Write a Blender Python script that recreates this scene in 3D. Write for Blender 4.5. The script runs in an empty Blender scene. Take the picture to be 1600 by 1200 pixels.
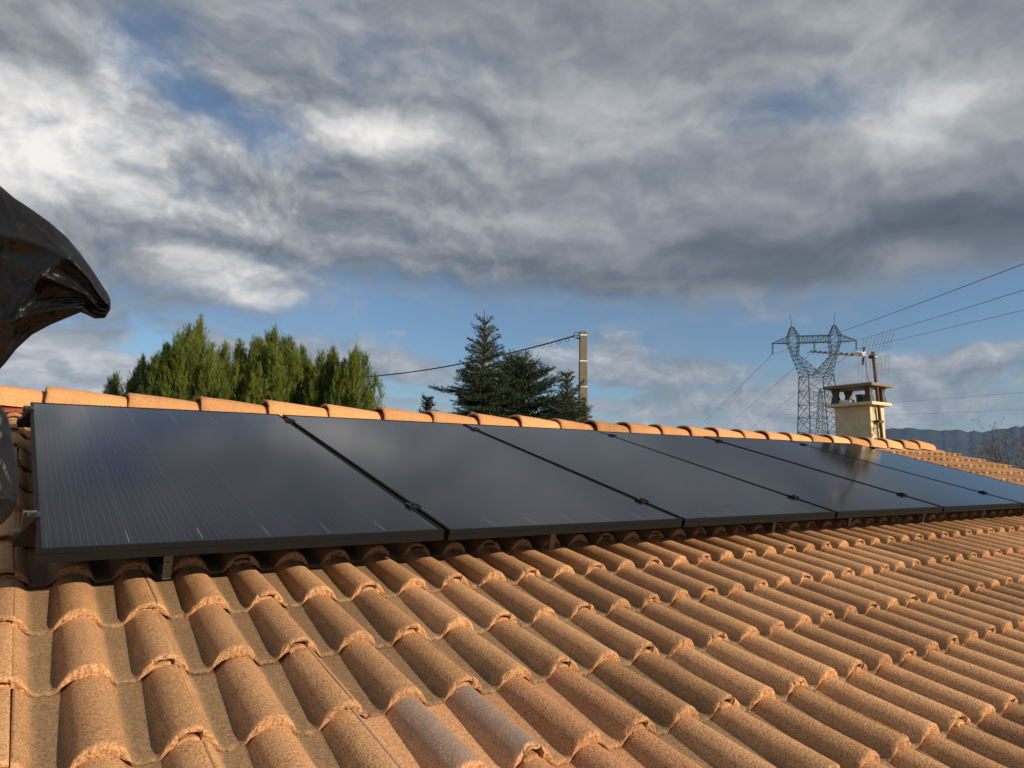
import bpy, math, random
import numpy as np
from mathutils import Vector, Matrix

random.seed(7)
rng = np.random.default_rng(7)
R_ = math.radians
scene = bpy.context.scene
COL = scene.collection

# ------------------------------------------------------------------ camera, sky, sun, exposure
PITCH = R_(15.3)                 # slope of the roof
Z0 = 4.4                         # height of the lower panel edge above the ground
CAM = np.array([-0.08287, -2.12232, Z0 + 0.18928])
CR = np.array([[0.8185814456, -0.5743694638, 0.0049128341],      # right
               [0.0747096861, 0.0979866977, -0.9923794989],      # down
               [0.5695110883, 0.8127104811, 0.1231210550]])      # forward
FPX = 1126.9

cam_data = bpy.data.cameras.new('camera')
cam_data.sensor_width = 36.0
cam_data.lens = FPX / 1600 * 36.0
cam_data.clip_start = 0.05
cam_data.clip_end = 40000
cam = bpy.data.objects.new('camera', cam_data)
COL.objects.link(cam)
mw = Matrix.Identity(4)
for i in range(3):
    mw[i][0] = CR[0][i]; mw[i][1] = -CR[1][i]; mw[i][2] = -CR[2][i]; mw[i][3] = CAM[i]
cam.matrix_world = mw
scene.camera = cam


def ray(x, y):
    """direction (one unit deep) through a point of the 1600 x 1200 photograph"""
    return CR.T @ np.array([(x - 800) / FPX, (y - 600) / FPX, 1.0])


def at_depth(x, y, d): return CAM + ray(x, y) * d
def at_Y(x, y, Y): r = ray(x, y); return CAM + r * (Y - CAM[1]) / r[1]
def at_X(x, y, X): r = ray(x, y); return CAM + r * (X - CAM[0]) / r[0]


SUN_AZ = R_(27)                  # towards +X from -Y
SUN_EL = R_(19.2)
sun_dir = Vector((math.sin(SUN_AZ) * math.cos(SUN_EL), -math.cos(SUN_AZ) * math.cos(SUN_EL), math.sin(SUN_EL)))
sd = bpy.data.lights.new('sun', 'SUN')
sd.energy = 5.0
sd.angle = R_(0.55)
sd.color = (1.0, 0.81, 0.59)
sun = bpy.data.objects.new('sun', sd)
COL.objects.link(sun)
sun.rotation_euler = sun_dir.to_track_quat('Z', 'Y').to_euler()
sun.location = (3, -8, 14)

scene.view_settings.view_transform = 'Standard'
scene.view_settings.look = 'None'
scene.view_settings.exposure = 0.34
scene.view_settings.gamma = 1.0
scene.view_settings.use_curve_mapping = False


# ------------------------------------------------------------------ node helpers
class Ex:
    """a value socket with arithmetic"""
    def __init__(s, nt, sock): s.nt, s.s = nt, sock

    def _m(s, op, *a):
        n = s.nt.nodes.new('ShaderNodeMath'); n.operation = op
        for i, v in enumerate((s,) + a):
            if isinstance(v, Ex): s.nt.links.new(v.s, n.inputs[i])
            else: n.inputs[i].default_value = v
        return Ex(s.nt, n.outputs[0])
    def __add__(s, o): return s._m('ADD', o)
    def __sub__(s, o): return s._m('SUBTRACT', o)
    def __mul__(s, o): return s._m('MULTIPLY', o)
    def __truediv__(s, o): return s._m('DIVIDE', o)
    __radd__ = __add__
    __rmul__ = __mul__
    def __rsub__(s, o):
        n = s.nt.nodes.new('ShaderNodeMath'); n.operation = 'SUBTRACT'
        n.inputs[0].default_value = o; s.nt.links.new(s.s, n.inputs[1])
        return Ex(s.nt, n.outputs[0])
    def pow(s, o): return s._m('POWER', o)
    def max(s, o): return s._m('MAXIMUM', o)
    def min(s, o): return s._m('MINIMUM', o)
    def abs(s): return s._m('ABSOLUTE')
    def fract(s): return s._m('FRACT')
    def floor(s): return s._m('FLOOR')
    def lt(s, o): return s._m('LESS_THAN', o)
    def gt(s, o): return s._m('GREATER_THAN', o)
    def step(s, a, b):
        n = s.nt.nodes.new('ShaderNodeMapRange'); n.interpolation_type = 'SMOOTHSTEP'
        s.nt.links.new(s.s, n.inputs[0])
        n.inputs[1].default_value = a; n.inputs[2].default_value = b
        n.inputs[3].default_value = 0; n.inputs[4].default_value = 1
        return Ex(s.nt, n.outputs[0])
    def clamp(s):
        n = s.nt.nodes.new('ShaderNodeClamp'); s.nt.links.new(s.s, n.inputs[0])
        return Ex(s.nt, n.outputs[0])


class NT:
    def __init__(s, nt): s.nt = nt
    def new(s, t): return s.nt.nodes.new(t)
    def link(s, a, b): s.nt.links.new(a.s if isinstance(a, Ex) else a, b)
    def xyz(s, sock):
        n = s.new('ShaderNodeSeparateXYZ'); s.link(sock, n.inputs[0])
        return [Ex(s.nt, o) for o in n.outputs]
    def vec(s, x, y, z=0.0):
        n = s.new('ShaderNodeCombineXYZ')
        for i, v in enumerate((x, y, z)):
            if isinstance(v, Ex): s.link(v, n.inputs[i])
            else: n.inputs[i].default_value = v
        return n.outputs[0]
    def noise(s, vec, scale, detail=4, rough=0.55, dist=0.0, color=False):
        n = s.new('ShaderNodeTexNoise')
        if vec is not None: s.link(vec, n.inputs['Vector'])
        n.inputs['Scale'].default_value = scale; n.inputs['Detail'].default_value = detail
        n.inputs['Roughness'].default_value = rough; n.inputs['Distortion'].default_value = dist
        return n.outputs['Color'] if color else Ex(s.nt, n.outputs[0])
    def mix(s, f, a, b, blend='MIX'):
        n = s.new('ShaderNodeMix'); n.data_type = 'RGBA'; n.blend_type = blend
        for inp, v in ((n.inputs[0], f), (n.inputs[6], a), (n.inputs[7], b)):
            if isinstance(v, Ex): s.link(v, inp)
            elif isinstance(v, (int, float)): inp.default_value = v
            elif isinstance(v, tuple): inp.default_value = v + (1,) if len(v) == 3 else v
            else: s.link(v, inp)
        return n.outputs[2]
    def vmath(s, op, a, b):
        n = s.new('ShaderNodeVectorMath'); n.operation = op
        for i, v in enumerate((a, b)):
            if isinstance(v, tuple): n.inputs[i].default_value = v
            elif v is not None: s.link(v, n.inputs[i])
        return n
    def attr(s, name):
        n = s.new('ShaderNodeAttribute'); n.attribute_name = name
        return Ex(s.nt, n.outputs['Fac'])
    def coord(s, which='Object'): return s.new('ShaderNodeTexCoord').outputs[which]
    def bump(s, h, strength=0.5, dist=0.01):
        n = s.new('ShaderNodeBump'); s.link(h, n.inputs['Height'])
        n.inputs['Strength'].default_value = strength; n.inputs['Distance'].default_value = dist
        return n.outputs[0]


# ------------------------------------------------------------------ sky
def build_world():
    w = bpy.data.worlds.new('World'); scene.world = w; w.use_nodes = True
    w.cycles.sampling_method = 'MANUAL'; w.cycles.sample_map_resolution = 256
    nt = w.node_tree; nt.nodes.clear(); N = NT(nt)
    out = N.new('ShaderNodeOutputWorld')
    sky = N.new('ShaderNodeTexSky'); sky.sky_type = 'NISHITA'; sky.sun_disc = False
    sky.sun_elevation = SUN_EL
    sky.sun_rotation = math.pi - SUN_AZ
    sky.air_density = 1.0; sky.dust_density = 0.15; sky.ozone_density = 3.5
    bg1 = N.new('ShaderNodeBackground'); bg1.inputs[1].default_value = 0.082
    N.link(sky.outputs[0], bg1.inputs[0])

    d = N.coord('Generated')
    wn = N.noise(d, 6.0, 4, 0.55, color=True)
    off = N.vmath('SUBTRACT', wn, (0.5, 0.5, 0.5)).outputs[0]
    sc = N.vmath('MULTIPLY', off, (0.16, 0.16, 0.07)).outputs[0]
    dw = N.vmath('ADD', d, sc).outputs[0]                  # wind-torn direction
    x, y, z = N.xyz(dw)
    x0, y0, z0 = N.xyz(d)
    el = z * 57.3
    A_ = x._m('ARCTAN2', y)                                # bearing

    def blob(pxx, pyy, rx, ry):
        """soft wide patch of sky centred on a bearing and a height"""
        v = ray(pxx, pyy); v = v / np.linalg.norm(v)
        a0 = math.atan2(v[0], v[1]); e0 = v[2]; ce = math.sqrt(1 - e0 * e0)
        ka = 0.648 * FPX / rx * ce; ke = 0.648 * FPX / ry / ce
        u = A_._m('MULTIPLY_ADD', ka, -a0 * ka); w = z._m('MULTIPLY_ADD', ke, -e0 * ke)
        q = u._m('MULTIPLY_ADD', u, w * w)
        g = (1.0 - q).max(0.0)
        return g * g

    def blobs(lst):
        acc = None
        for (a, b, rx, ry, k) in lst:
            g = blob(a, b, rx, ry)
            acc = g * k if acc is None else g._m('MULTIPLY_ADD', k, acc)
        return acc

    # layered cloud: far wider than tall, tilted a little like the bands in the sky
    zt = z * 2.25 + x * 0.16
    Q = N.vec(x, y, zt)
    Q2 = N.vec(x + 0.006, y - 0.010, zt + 0.050)           # a little towards the light
    mid = N.noise(Q, 4.2, 5, 0.55)
    mid2 = N.noise(Q2, 4.2, 4, 0.55)
    fine = N.noise(N.vec(x, y, z * 1.5), 15.0, 5, 0.6)
    relief = mid - mid2
    fine2 = N.noise(N.vec(x + 0.004, y - 0.005, (z + 0.014) * 1.5), 15.0, 4, 0.6)
    rim = fine - fine2

    # main cloud deck
    left = blob(120, 560, 480, 110)
    edge = el + (mid - 0.5) * 7.0 + (fine - 0.5) * 3.0 + left * 3.0 - blob(640, 520, 150, 60) * 0.8
    deck = edge.step(11.4, 15.2)
    holes = blobs([(245, 80, 75, 70, 0.50), (285, 150, 60, 40, 0.22), (395, 205, 85, 45, 0.42), (335, 180, 60, 40, 0.25), (455, 240, 60, 30, 0.25),
                   (500, 60, 170, 70, 0.26), (1300, 150, 120, 50, 0.34), (1200, 195, 110, 40, 0.22), (680, 130, 130, 40, 0.14), (640, 475, 120, 40, 0.3), (330, 540, 120, 30, 0.25)])
    dens = 0.73 - holes * 0.98 + (mid - 0.5) * 0.7 + (fine - 0.5) * 0.7
    deck = deck * (dens.step(-0.05, 0.75) * 0.85 + 0.15)
    # low broken cloud towards the horizon
    low_n = N.noise(N.vec(x, y, z * 6.5), 4.4, 5, 0.57)
    low_bias = blobs([(90, 575, 240, 55, 0.34), (400, 540, 200, 40, 0.14), (560, 590, 200, 60, 0.16), (1300, 640, 330, 60, 0.17), (1500, 585, 180, 50, 0.20), (1000, 590, 170, 40, 0.16), (1080, 530, 140, 40, 0.06),
                      (700, 510, 150, 30, -.16), (1200, 500, 170, 45, -.20), (1430, 495, 200, 35, -.24), (230, 548, 80, 25, -.2), (860, 490, 160, 25, -.12)])
    low = (low_n + low_bias + (fine - 0.5) * 0.30).step(0.50, 0.72) * 0.88 * (1.0 - el.step(11.5, 15.0))
    veil = ((N.noise(N.vec(x, y, z * 4.0), 3.2, 4, 0.55) - 0.04) + blob(1060, 525, 150, 60) * 0.18).step(0.50, 0.88) * 0.42
    mist = (1.0 - (z0.max(0.0) * 57.3).step(0.5, 6.5)) * 0.55
    alpha = (1.0 - (1.0 - deck) * (1.0 - low) * (1.0 - veil) * (1.0 - mist)).clamp()

    # how light the cloud is
    tone = blobs([(20, 215, 130, 75, 0.34), (170, 190, 150, 60, 0.20), (190, 100, 60, 40, 0.22), (120, 280, 220, 60, 0.06), (340, 290, 160, 60, 0.08), (480, 215, 90, 35, 0.22), (610, 205, 90, 35, 0.30),
                  (960, 205, 140, 50, 0.17), (780, 215, 120, 35, 0.07), (1300, 145, 110, 40, 0.14), (1450, 185, 110, 45, 0.20), (1560, 110, 110, 60, 0.05),
                  (320, 425, 80, 35, 0.22), (400, 478, 90, 25, 0.24), (770, 435, 50, 20, 0.12), (860, 350, 260, 40, 0.04), (1410, 402, 90, 22, 0.18),
                  (1000, 430, 330, 45, -0.14), (1330, 375, 260, 50, -0.15), (1590, 350, 200, 70, -0.14), (700, 450, 240, 40, -0.10), (60, 400, 240, 60, -0.06), (280, 520, 190, 40, -.12), (1100, 270, 130, 50, -.03)])
    busy = blob(280, 290, 480, 200)
    deck_t = 0.43 + tone * 1.2 + relief * (0.80 + busy * 0.35) + rim * (0.15 + busy * 0.36) + (fine - 0.5) * (0.12 + busy * 0.34)
    low_t = 0.49 + relief * 0.5 + rim * 0.6 + (low_n - 0.5) * 0.6 + (fine - 0.5) * 0.30 + blob(100, 575, 130, 50) * 0.22 + mist * 0.1
    isdeck = edge.step(11.0, 14.0)
    t = (deck_t * isdeck + low_t * (1.0 - isdeck)).clamp()
    ramp = N.new('ShaderNodeValToRGB'); cr = ramp.color_ramp
    cr.elements[0].position = 0.0; cr.elements[0].color = (0.100, 0.122, 0.150, 1)
    cr.elements[1].position = 1.0; cr.elements[1].color = (1.05, 1.02, 0.97, 1)
    for p, c in ((0.22, (0.165, 0.190, 0.220)), (0.42, (0.290, 0.315, 0.345)), (0.62, (0.48, 0.495, 0.515)), (0.8, (0.75, 0.745, 0.735))):
        e = cr.elements.new(p); e.color = c + (1,)
    N.link(t, ramp.inputs[0])
    bg2 = N.new('ShaderNodeBackground'); bg2.inputs[1].default_value = 0.72
    N.link(ramp.outputs[0], bg2.inputs[0])
    mx = N.new('ShaderNodeMixShader')
    N.link(alpha, mx.inputs[0]); N.link(bg1.outputs[0], mx.inputs[1]); N.link(bg2.outputs[0], mx.inputs[2])
    N.link(mx.outputs[0], out.inputs[0])


build_world()


# ------------------------------------------------------------------ materials
def mat_new(name):
    m = bpy.data.materials.new(name); m.use_nodes = True
    nt = m.node_tree; N = NT(nt)
    b = nt.nodes['Principled BSDF']
    return m, N, b


def simple(name, col, rough=0.6, metal=0.0, var=0.25, scale=8.0, bump=0.0, bdist=0.004, spec=0.5):
    m, N, b = mat_new(name)
    co = N.coord('Object')
    n = N.noise(co, scale, 6, 0.6)
    f = (n - 0.5) * 2.2 * var + 1.0
    c = N.mix(1.0, tuple(col), N.vec(f, f, f), 'MULTIPLY')
    N.link(c, b.inputs['Base Color'])
    b.inputs['Roughness'].default_value = rough; b.inputs['Metallic'].default_value = metal
    b.inputs['Specular IOR Level'].default_value = spec
    if bump:
        N.link(N.bump(N.noise(co, scale * 6, 5, 0.6), bump, bdist), b.inputs['Normal'])
    return m


def tile_material(name, body, dark, dirt, dirt_amount=1.0, flash=None, bright=1.0):
    """sanded concrete tile: grains, lichen dust lying in the channels, fresh broken sand at the nose"""
    m, N, b = mat_new(name)
    co = N.coord('Object')
    oi = N.new('ShaderNodeObjectInfo')
    rnd = (Ex(N.nt, oi.outputs['Random']) + N.attr('rnd')).fract()
    shift = N.vec(rnd * 37.0, rnd * 11.0, rnd * 5.0)
    cv = N.vmath('ADD', co, shift).outputs[0]
    hh = N.attr('hh'); nose = N.attr('nose')
    blot = N.noise(cv, 9.0, 5, 0.6)
    patch = N.noise(cv, 28.0, 4, 0.6)
    grain = N.noise(cv, 210.0, 3, 0.75)
    speck = N.noise(cv, 260.0, 1, 0.5)
    c = N.mix((blot * 1.5 - 0.25 + (rnd - 0.5) * 0.7).clamp(), tuple(dark), tuple(body))
    c = N.mix((patch.step(0.5, 0.75)) * 0.35, c, tuple(np.array(dark) * 0.75))
    # sand grains
    c = N.mix((0.5 - grain).step(0.0, 0.14) * 0.75, c, tuple(np.array(dark) * 0.33))
    c = N.mix(grain.step(0.55, 0.68) * 0.65, c, tuple(np.minimum(np.array(body) * 1.45, 0.8)))
    c = N.mix(speck.step(0.68, 0.74) * 0.75, c, (0.62, 0.52, 0.38))
    # dust and lichen in the channels
    dn = N.noise(cv, 16.0, 6, 0.7)
    dm = ((1.08 - hh * 2.0) + (dn - 0.5) * 1.7).clamp() * dirt_amount
    dcol = N.mix(N.noise(cv, 140.0, 3, 0.7).step(0.35, 0.65), tuple(np.array(dirt) * 0.62), tuple(np.array(dirt) * 1.25))
    dcol = N.mix(N.noise(cv, 75.0, 2, 0.5).step(0.72, 0.78) * 0.7, dcol, (0.42, 0.42, 0.36))
    c = N.mix(dm * 0.85, c, dcol)
    if flash:
        fl = (hh * 1.3 - 0.35 + (N.noise(cv, 22.0, 5, 0.7) - 0.5) * 1.4).clamp()
        fl = fl * (0.45 + N.noise(cv, 260.0, 2, 0.6) * 0.9).clamp()
        c = N.mix(fl, c, tuple(flash))
    lich = N.noise(cv, 34.0, 3, 0.6).step(0.69, 0.74) * N.noise(cv, 3.0, 2, 0.5).step(0.48, 0.62)
    c = N.mix(lich * 0.55 * dirt_amount, c, (0.46, 0.44, 0.38))
    # nose of the tile
    ncol = N.mix(N.noise(cv, 190.0, 3, 0.7).step(0.36, 0.62), tuple(np.array(dark) * 0.74), tuple(np.minimum(np.array(body) * 0.98, 0.8)))
    ncol = N.mix(N.noise(cv, 120.0, 2, 0.5).step(0.67, 0.73) * 0.7, ncol, (0.60, 0.48, 0.33))
    c = N.mix(nose.step(0.2, 0.8), c, ncol)
    bri = (rnd * 7.31).fract() * 0.36 + 0.80 * bright
    c = N.mix(1.0, c, N.vec(bri, bri, bri), 'MULTIPLY')
    N.link(c, b.inputs['Base Color'])
    b.inputs['Roughness'].default_value = 0.92
    b.inputs['Specular IOR Level'].default_value = 0.2
    hgt = grain * 1.0 + N.noise(cv, 90.0, 3, 0.6) * 1.2 * (nose * 0.9 + 0.5)
    N.link(N.bump(hgt, 0.7, 0.0035), b.inputs['Normal'])
    return m


M = {}
TB, TD, TG = (0.62, 0.350, 0.178), (0.44, 0.240, 0.118), (0.195, 0.142, 0.088)
M['tile'] = tile_material('sanded_tile', TB, TD, TG, 0.92)
M['tile_clean'] = tile_material('newer_tile', (0.57, 0.30, 0.155), (0.45, 0.235, 0.12), (0.43, 0.255, 0.14), 0.5)
M['tile_flash'] = tile_material('flamed_tile', (0.58, 0.32, 0.17), (0.47, 0.25, 0.13), (0.46, 0.27, 0.14), 0.5, flash=(0.235, 0.185, 0.165))
M['ridge'] = tile_material('ridge_tile_orange', (0.64, 0.335, 0.150), (0.54, 0.270, 0.115), (0.40, 0.22, 0.10), 0.0)
M['ridge_pale'] = tile_material('ridge_tile_pale', (0.66, 0.40, 0.20), (0.58, 0.32, 0.15), (0.45, 0.28, 0.15), 0.0)
M['deck'] = simple('roof_deck', (0.13, 0.085, 0.06), 0.9)
M['underlay'] = simple('red_underlay', (0.24, 0.040, 0.025), 0.7, var=0.4, scale=30)
M['mortar'] = simple('ridge_bedding', (0.33, 0.19, 0.10), 0.9, 0, 0.3, 30)
M['frame'] = simple('black_anodised', (0.008, 0.008, 0.008), 0.6, 0.0, 0.3, 40, spec=0.12)
M['clamp'] = simple('black_clamp', (0.012, 0.012, 0.012), 0.35, 0.3, 0.2, 40)
M['steel'] = simple('steel_bolt', (0.18, 0.18, 0.18), 0.4, 0.9, 0.2, 60)
M['alu'] = simple('aluminium_hook', (0.22, 0.21, 0.19), 0.55, 0.3, 0.35, 50)
M['render'] = simple('cream_render', (0.62, 0.53, 0.33), 0.9, 0, 0.34, 9, 0.35, 0.004)
M['wall'] = simple('house_render', (0.60, 0.50, 0.36), 0.9, 0, 0.15, 5, 0.3, 0.004)
M['concrete'] = simple('weathered_concrete', (0.20, 0.175, 0.14), 0.92, 0, 0.5, 14, 0.6, 0.004)
M['soot'] = simple('dark_concrete', (0.085, 0.075, 0.062), 0.92, 0, 0.5, 16, 0.6, 0.004)
M['white'] = simple('white_plastic', (0.78, 0.78, 0.76), 0.5, 0, 0.08, 20)
M['rust'] = simple('rusty_mast', (0.115, 0.052, 0.028), 0.75, 0.2, 0.6, 25, 0.3, 0.002)
M['wire'] = simple('galvanised_wire', (0.09, 0.09, 0.095), 0.5, 0.5, 0.2, 30)
M['blackwire'] = simple('black_cable', (0.018, 0.018, 0.018), 0.6, 0, 0.2, 20)
M['pole'] = simple('pole_concrete', (0.155, 0.132, 0.090), 0.9, 0, 0.35, 6, 0.5, 0.006)
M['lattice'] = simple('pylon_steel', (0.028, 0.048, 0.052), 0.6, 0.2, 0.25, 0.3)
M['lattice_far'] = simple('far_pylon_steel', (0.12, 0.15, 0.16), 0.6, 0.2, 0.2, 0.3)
M['insul'] = simple('glass_insulator', (0.05, 0.085, 0.085), 0.25, 0, 0.2, 3)
M['bark'] = simple('bark', (0.12, 0.085, 0.06), 0.9, 0, 0.5, 12, 0.6, 0.02)
M['twig'] = simple('grey_twig', (0.17, 0.145, 0.12), 0.9, 0, 0.4, 12)
M['hole'] = simple('dark_hole', (0.01, 0.01, 0.01), 0.9)


def foliage(name, a, bcol, scale=1.3, trans=0.25):
    m, N, b = mat_new(name)
    co = N.coord('Object')
    lr = N.attr('leaf')
    n = N.noise(co, scale, 4, 0.6)
    f = (n * 1.3 - 0.3 + (lr - 0.5) * 0.9).clamp()
    c = N.mix(f, tuple(a), tuple(bcol))
    N.link(c, b.inputs['Base Color'])
    b.inputs['Roughness'].default_value = 0.55
    b.inputs['Specular IOR Level'].default_value = 0.25
    tr = N.new('ShaderNodeBsdfTranslucent'); N.link(c, tr.inputs[0])
    mx = N.new('ShaderNodeMixShader'); mx.inputs[0].default_value = trans
    out = m.node_tree.nodes['Material Output']
    N.link(b.outputs[0], mx.inputs[1]); N.link(tr.outputs[0], mx.inputs[2]); N.link(mx.outputs[0], out.inputs[0])
    return m


M['pine'] = foliage('pine_needles', (0.080, 0.122, 0.020), (0.255, 0.300, 0.050), 1.3, 0.38)
M['spruce'] = foliage('spruce_needles', (0.022, 0.042, 0.022), (0.060, 0.085, 0.040), 2.2, 0.1)
M['leaf'] = foliage('dry_leaves', (0.10, 0.085, 0.035), (0.20, 0.17, 0.07), 2.2, 0.25)


def glass_material():
    m, N, b = mat_new('solar_glass')
    x, y, z = N.xyz(N.coord('Object'))
    W, H = 1.134, 1.906
    cx = (x - 0.021) / 0.182                                # six cells across
    col_gap = ((cx.fract() - 0.5).abs()).gt(0.4935)
    inx = cx.gt(0.0) * cx.lt(6.0)
    cy = (y - 0.022) / 0.0931
    row_gap = ((cy.fract() - 0.5).abs()).gt(0.487)
    bus = (((cx * 11.0).fract() - 0.5).abs()).lt(0.034)
    mid = (y - H / 2).abs().lt(0.0055)
    fing = N.noise(N.vec(x * 40.0, y * 3.0, 0.0), 1.0, 3, 0.6)
    rnd = N.noise(N.vec(cx.floor() * 7.3, cy.floor() * 3.1, 0.0), 1.0, 0, 0.5)
    base = N.mix((rnd * 1.2 - 0.1).clamp(), (0.0080, 0.0090, 0.0155), (0.0110, 0.0122, 0.0205))
    base = N.mix(bus * inx * (fing * 0.9 + 0.1), base, (0.075, 0.080, 0.095))
    base = N.mix(row_gap * inx * 0.35, base, (0.006, 0.006, 0.008))
    base = N.mix(mid, base, (0.004, 0.004, 0.005))
    # bright ribbon between the strings near both ends, the rest of the gap dark
    rib = (y.lt(0.115) * y.gt(0.03)) + (y.gt(H - 0.33) * y.lt(H - 0.02))
    base = N.mix(col_gap * inx, base, (0.008, 0.008, 0.010))
    ribn = N.noise(N.vec(cx.floor() * 3.7 + 0.5, y * 2.0, 0.0), 2.0, 2, 0.5)
    base = N.mix(col_gap * inx * (rib.min(1.0) * ribn.step(0.25, 0.7) * 0.8 + 0.14), base, (0.20, 0.20, 0.21))
    dust = N.noise(N.vec(x, y, z), 260.0, 2, 0.6).step(0.70, 0.78) * N.noise(N.vec(x, y, z), 4.0, 4, 0.6).step(0.4, 0.7)
    base = N.mix(dust * 0.22, base, (0.30, 0.28, 0.25))
    N.link(base, b.inputs['Base Color'])
    b.inputs['IOR'].default_value = 1.33; b.inputs['Specular IOR Level'].default_value = 0.40; b.inputs['Specular Tint'].default_value = (0.66, 0.66, 0.70, 1)
    r = N.noise(N.vec(x, y, z), 3.0, 5, 0.6) * 0.05 + 0.075
    N.link(r, b.inputs['Roughness'])
    wav = N.noise(N.vec(x * 1.0, y * 1.0, 0.0), 1.4, 2, 0.5)
    N.link(N.bump(wav, 0.12, 0.004), b.inputs['Normal'])
    return m


M['glass'] = glass_material()


def plastic_material():
    m, N, b = mat_new('black_plastic_film')
    co = N.coord('Object')
    b.inputs['Base Color'].default_value = (0.016, 0.017, 0.019, 1)
    d = N.noise(co, 30.0, 4, 0.6)
    N.link(N.mix(d.step(0.55, 0.8) * 0.5, (0.009, 0.0095, 0.0105), (0.020, 0.020, 0.020)), b.inputs['Base Color'])
    N.link(N.noise(co, 12.0, 4, 0.6) * 0.22 + 0.30, b.inputs['Roughness'])
    b.inputs['Specular IOR Level'].default_value = 0.28
    w = N.noise(co, 9.0, 5, 0.55, 1.2) + N.noise(co, 34.0, 3, 0.55, 0.8) * 0.25
    N.link(N.bump(w, 0.5, 0.02), b.inputs['Normal'])
    return m


M['plastic'] = plastic_material()


# ------------------------------------------------------------------ mesh helpers
class MB:
    def __init__(s): s.v = []; s.f = []
    def add(s, vs, fs):
        o = len(s.v); s.v.extend([tuple(map(float, p)) for p in vs]); s.f.extend([tuple(i + o for i in f) for f in fs])
    def box(s, c, size, rot=None):
        c = np.array(c, float); h = np.array(size, float) / 2
        vs = []
        for dx, dy, dz in ((-1, -1, -1), (1, -1, -1), (1, 1, -1), (-1, 1, -1), (-1, -1, 1), (1, -1, 1), (1, 1, 1), (-1, 1, 1)):
            p = np.array((dx, dy, dz)) * h
            if rot is not None: p = rot @ p
            vs.append(c + p)
        s.add(vs, [(0, 3, 2, 1), (4, 5, 6, 7), (0, 1, 5, 4), (1, 2, 6, 5), (2, 3, 7, 6), (3, 0, 4, 7)])
    def box2(s, lo, hi): s.box((np.array(lo) + np.array(hi)) / 2, np.array(hi, float) - np.array(lo))
    def bar(s, a, b, w, n=4):
        s.tube([a, b], w / 2 * (1.3 if n == 4 else 1), n)
    def tube(s, path, r, n=6, cap=True):
        path = [np.array(p, float) for p in path]; m = len(path)
        rs = r if isinstance(r, (list, tuple, np.ndarray)) else [r] * m
        prev = None; rings = []
        for i, p in enumerate(path):
            t = path[min(i + 1, m - 1)] - path[max(i - 1, 0)]; t = t / (np.linalg.norm(t) + 1e-12)
            if prev is None:
                a = np.array((0, 0, 1.0)) if abs(t[2]) < 0.9 else np.array((1.0, 0, 0))
                e1 = np.cross(t, a)
            else: e1 = prev - t * (prev @ t)
            e1 /= np.linalg.norm(e1); prev = e1; e2 = np.cross(t, e1)
            rings.append([p + rs[i] * (math.cos(2 * math.pi * (k + .5) / n) * e1 + math.sin(2 * math.pi * (k + .5) / n) * e2) for k in range(n)])
        vs = [q for rr in rings for q in rr]; fs = []
        for i in range(m - 1):
            for k in range(n):
                k2 = (k + 1) % n
                fs.append((i * n + k, i * n + k2, (i + 1) * n + k2, (i + 1) * n + k))
        if cap:
            fs.append(tuple(range(n - 1, -1, -1))); fs.append(tuple((m - 1) * n + k for k in range(n)))
        s.add(vs, fs)
    def lathe(s, c, prof, n=16):
        vs = []; fs = []
        for (r, z) in prof:
            for k in range(n): vs.append((c[0] + r * math.cos(2 * math.pi * k / n), c[1] + r * math.sin(2 * math.pi * k / n), c[2] + z))
        for i in range(len(prof) - 1):
            for k in range(n):
                k2 = (k + 1) % n; fs.append((i * n + k, i * n + k2, (i + 1) * n + k2, (i + 1) * n + k))
        s.add(vs, fs)
    def build(s, name, mat, parent=None, smooth=False, bevel=0.0):
        me = bpy.data.meshes.new(name); me.from_pydata(s.v, [], s.f); me.update()
        o = bpy.data.objects.new(name, me); COL.objects.link(o)
        if mat: me.materials.append(M[mat])
        if smooth: me.shade_smooth()
        if parent: o.parent = parent
        if bevel:
            bm = o.modifiers.new('bevel', 'BEVEL'); bm.width = bevel; bm.segments = 2; bm.limit_method = 'ANGLE'
        return o


def tag(o, label=None, cat=None, group=None, kind=None):
    if label: o['label'] = label
    if cat: o['category'] = cat
    if group: o['group'] = group
    if kind: o['kind'] = kind
    return o


def empty(name, loc=(0, 0, 0), rot=(0, 0, 0)):
    o = bpy.data.objects.new(name, None); COL.objects.link(o)
    o.location = loc; o.rotation_euler = rot; o.empty_display_size = 0.2
    return o


def add_attr(me, name, vals, domain='POINT'):
    a = me.attributes.new(name, 'FLOAT', domain)
    a.data.foreach_set('value', np.asarray(vals, dtype=np.float32))


# ------------------------------------------------------------------ ground, mountains
def ground():
    n = 60
    xs = np.concatenate([-np.geomspace(16000, 20, n), [0], np.geomspace(20, 16000, n)])
    vs = []; fs = []
    for yv in xs:
        for xv in xs:
            vs.append((xv, yv, -0.02 * max(0, min(60, math.hypot(xv, yv) - 40))))
    m = len(xs)
    for j in range(m - 1):
        for i in range(m - 1): fs.append((j * m + i, j * m + i + 1, (j + 1) * m + i + 1, (j + 1) * m + i))
    me = bpy.data.meshes.new('ground'); me.from_pydata(vs, [], fs)
    o = bpy.data.objects.new('ground', me); COL.objects.link(o); o['kind'] = 'structure'
    mt, N, b = mat_new('dry_meadow')
    co = N.coord('Object')
    c = N.mix(N.noise(co, 0.35, 6, 0.65).step(0.35, 0.65), (0.055, 0.070, 0.025), (0.15, 0.125, 0.065))
    c = N.mix(N.noise(co, 0.01, 4, 0.6).step(0.45, 0.6), c, (0.035, 0.055, 0.02))
    N.link(c, b.inputs['Base Color']); b.inputs['Roughness'].default_value = 0.95
    me.materials.append(mt)


ground()


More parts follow.
